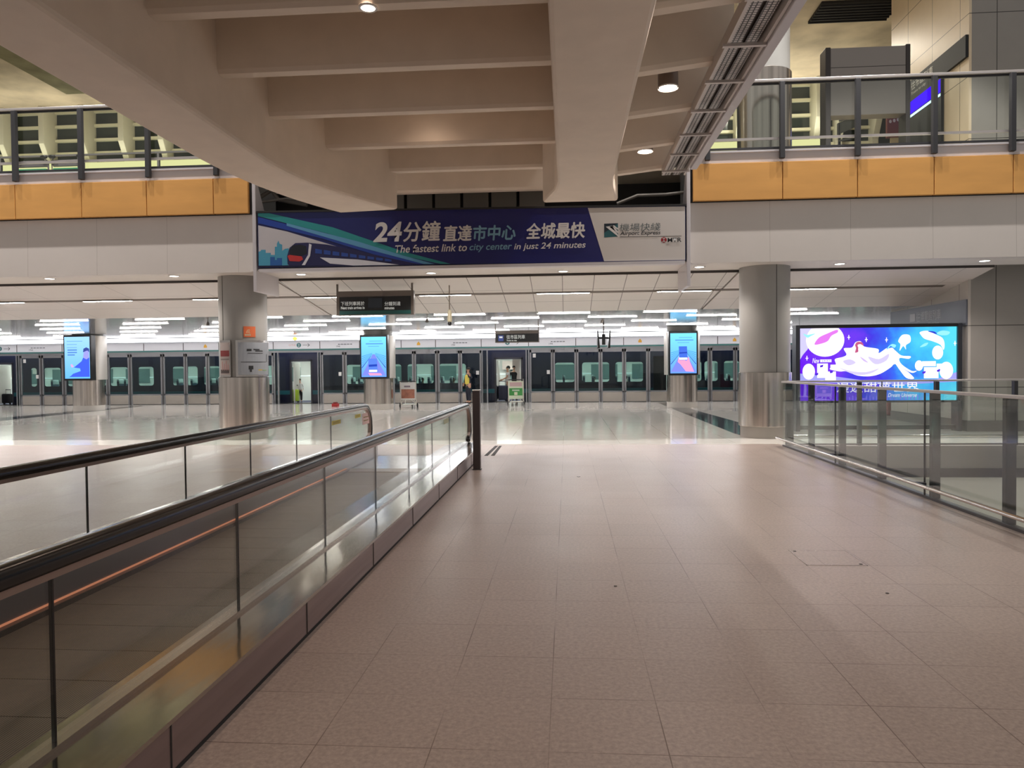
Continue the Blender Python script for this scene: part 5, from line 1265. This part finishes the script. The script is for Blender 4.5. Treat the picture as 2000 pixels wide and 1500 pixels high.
    for (kn, an), s_ in zip(hips, (-1, 1)):
        skin_mesh('shoe', [S((an[0], an[1]-.02, .045)), S((an[0], an[1]+.07, .042)), S((an[0], an[1]+.17, .035))], [(0, 1), (1, 2)], [.045*k, .043*k, .034*k], shoe, o)
    off = parent_origin(o)
    hm = MB().ball((off.x, off.y-.02*k, off.z+(1.655+b)*k), .098*k, .95, 1.05, .95)
    vs_ = [v for v in hm.v]
    keep = [f_ for f_ in hm.f if sum(vs_[i][2] for i in f_)/4 > off.z+(1.63+b)*k or sum(vs_[i][1] for i in f_)/4 < off.y-.04*k and sum(vs_[i][2] for i in f_)/4 > off.z+(1.57+b)*k]
    hm.f = keep; hm.build('hair', hairm, o, smooth=True)
    for s_ in (-1, 1):
        MB().ball((off.x+s_*.032*k, off.y+.094*k, off.z+(1.628+b)*k), .010*k, 1.3, .5, .8).build('eye', hairm, o)
        MB().ball((off.x+s_*.086*k, off.y+.01*k, off.z+(1.61+b)*k), .02*k, .4, .8, 1.4).build('ear', skinm, o)
    MB().ball((off.x, off.y+.098*k, off.z+(1.565+b)*k), .016*k, 1.5, .4, .35).build('mouth', mat('lips', (150, 80, 76), .6), o)
    return o
yel = mat('yellow uniform', (226, 206, 92), .6); nvy = mat('navy trousers', (28, 32, 46), .7); wht = mat('white tee', (222, 220, 218), .6); blk = mat('black clothing', (24, 24, 28), .7)
pf = atZ(921, 786, 0)
st = person((pf.x, 33.7, 0), PI*.72, 'person in a yellow and navy uniform standing by the glass doors with one hand raised', 1.66, 'uniform_jacket', nvy, nvy, ((-.36, .06, 1.22), (-.46, .22, 1.36)), ((.27, .02, 1.15), (.24, .12, .93)))
ko = 1.66/1.72
skin_mesh('yellow_vest', [(0, .05*ko, z*ko) for z in (.88, 1.06, 1.27, 1.41)], [(0, 1), (1, 2), (2, 3)], [.152*ko, .142*ko, .152*ko, .12*ko], yel, st)
p2 = xs(1000, 35.9, 740)
person((xs(992, 36.1, 740), 36.1, 0), PI*.55, 'person in a white top with dark sleeves standing in the open train doorway', 1.72, 'shirt', wht, blk, ((-.25, .08, 1.15), (-.12, .30, 1.05)), ((.25, .08, 1.15), (.10, .32, 1.03)), sleeve='short')
person((xs(1004, 36.4, 740), 36.45, 0), PI*1.1, 'person in black standing further inside the open train doorway', 1.74, 'jacket', blk, blk, ((-.26, 0, 1.13), (-.26, .06, .86)), ((.26, 0, 1.13), (.26, .06, .86)))
person((xs(586, 36.2, 770), 36.2, 0), PI*1.15, 'person in a pale top bending over behind the green suitcase inside the train', 1.18, 'shirt', wht, blk, ((-.25, .1, 1.13), (-.2, .28, .95)), ((.25, .1, 1.13), (.2, .28, .95)))
# suitcase
def case(x, Y, z, w_, d_, h_, m, label, nm='suitcase'):
    o = empty(nm, (x, Y, z), label, 'suitcase')
    bx(x-w_/2, x+w_/2, Y-d_/2, Y+d_/2, z+.07, z+h_).build('shell', m, o, bevel=.05)
    for q in range(4): bx(x-w_/2+.07+q*(w_-.14)/3.3, x-w_/2+.10+q*(w_-.14)/3.3, Y-d_/2-.012, Y-d_/2, z+.14, z+h_-.08).build('rib', m, o)
    for s_ in (-1, 1):
        MB().tube([(x+s_*w_*.3, Y+d_*.3, z+h_-.02), (x+s_*w_*.3, Y+d_*.3, z+h_+.2)], .012).build('handle_tube', M['steel_s'], o)
        bx(x+s_*w_*.38-.03, x+s_*w_*.38+.03, Y-.05, Y+.05, z, z+.08).build('wheel', M['black'], o, bevel=.02)
    bx(x-w_*.32, x+w_*.32, Y+d_*.3-.015, Y+d_*.3+.015, z+h_+.19, z+h_+.225).build('handle', M['black'], o)
case(xs(577, 35.7, 760), 35.7, 0, .34, .25, .66, mat('lime green shell', (176, 206, 60), .4), 'lime green suitcase standing in the open train doorway')
case(xs(979, 35.6, 760), 35.65, 0, .62, .3, .78, mat('dark navy case', (26, 30, 52), .5), 'large dark navy suitcase in the open train doorway behind the green trolley')
case(xs(15, 35.8, 760), 35.75, 0, .42, .26, .55, mat('black case', (18, 18, 22), .5), 'black suitcase in the leftmost open train doorway')
# a few seated passengers seen through the windows
seatc = [mat('passenger grey', (120, 130, 132), .7), mat('passenger white', (210, 214, 212), .7), mat('passenger dark', (54, 60, 66), .7)]
for i, px in enumerate((818, 880, 1160, 1228, 1430, 232, 416)):
    person((TXx(px)+.02, TYf+.78, 0), -PI/2 if i % 2 else -PI/2, 'seated passenger in %s clothes behind the train window, %s' % (['grey', 'white', 'dark'][i % 3], ['right of the sunset trolley', 'left of the person in yellow', 'third window right of the doorway', 'left of the right screen column', 'beside the right column', 'right of the leftmost screen column', 'left of the wifi column'][i]), 1.62, 'jacket', seatc[i % 3], blk, ((-.25, .1, .68), (-.15, .36, .62)), ((.25, .1, .68), (.15, .36, .62)), sit=True)
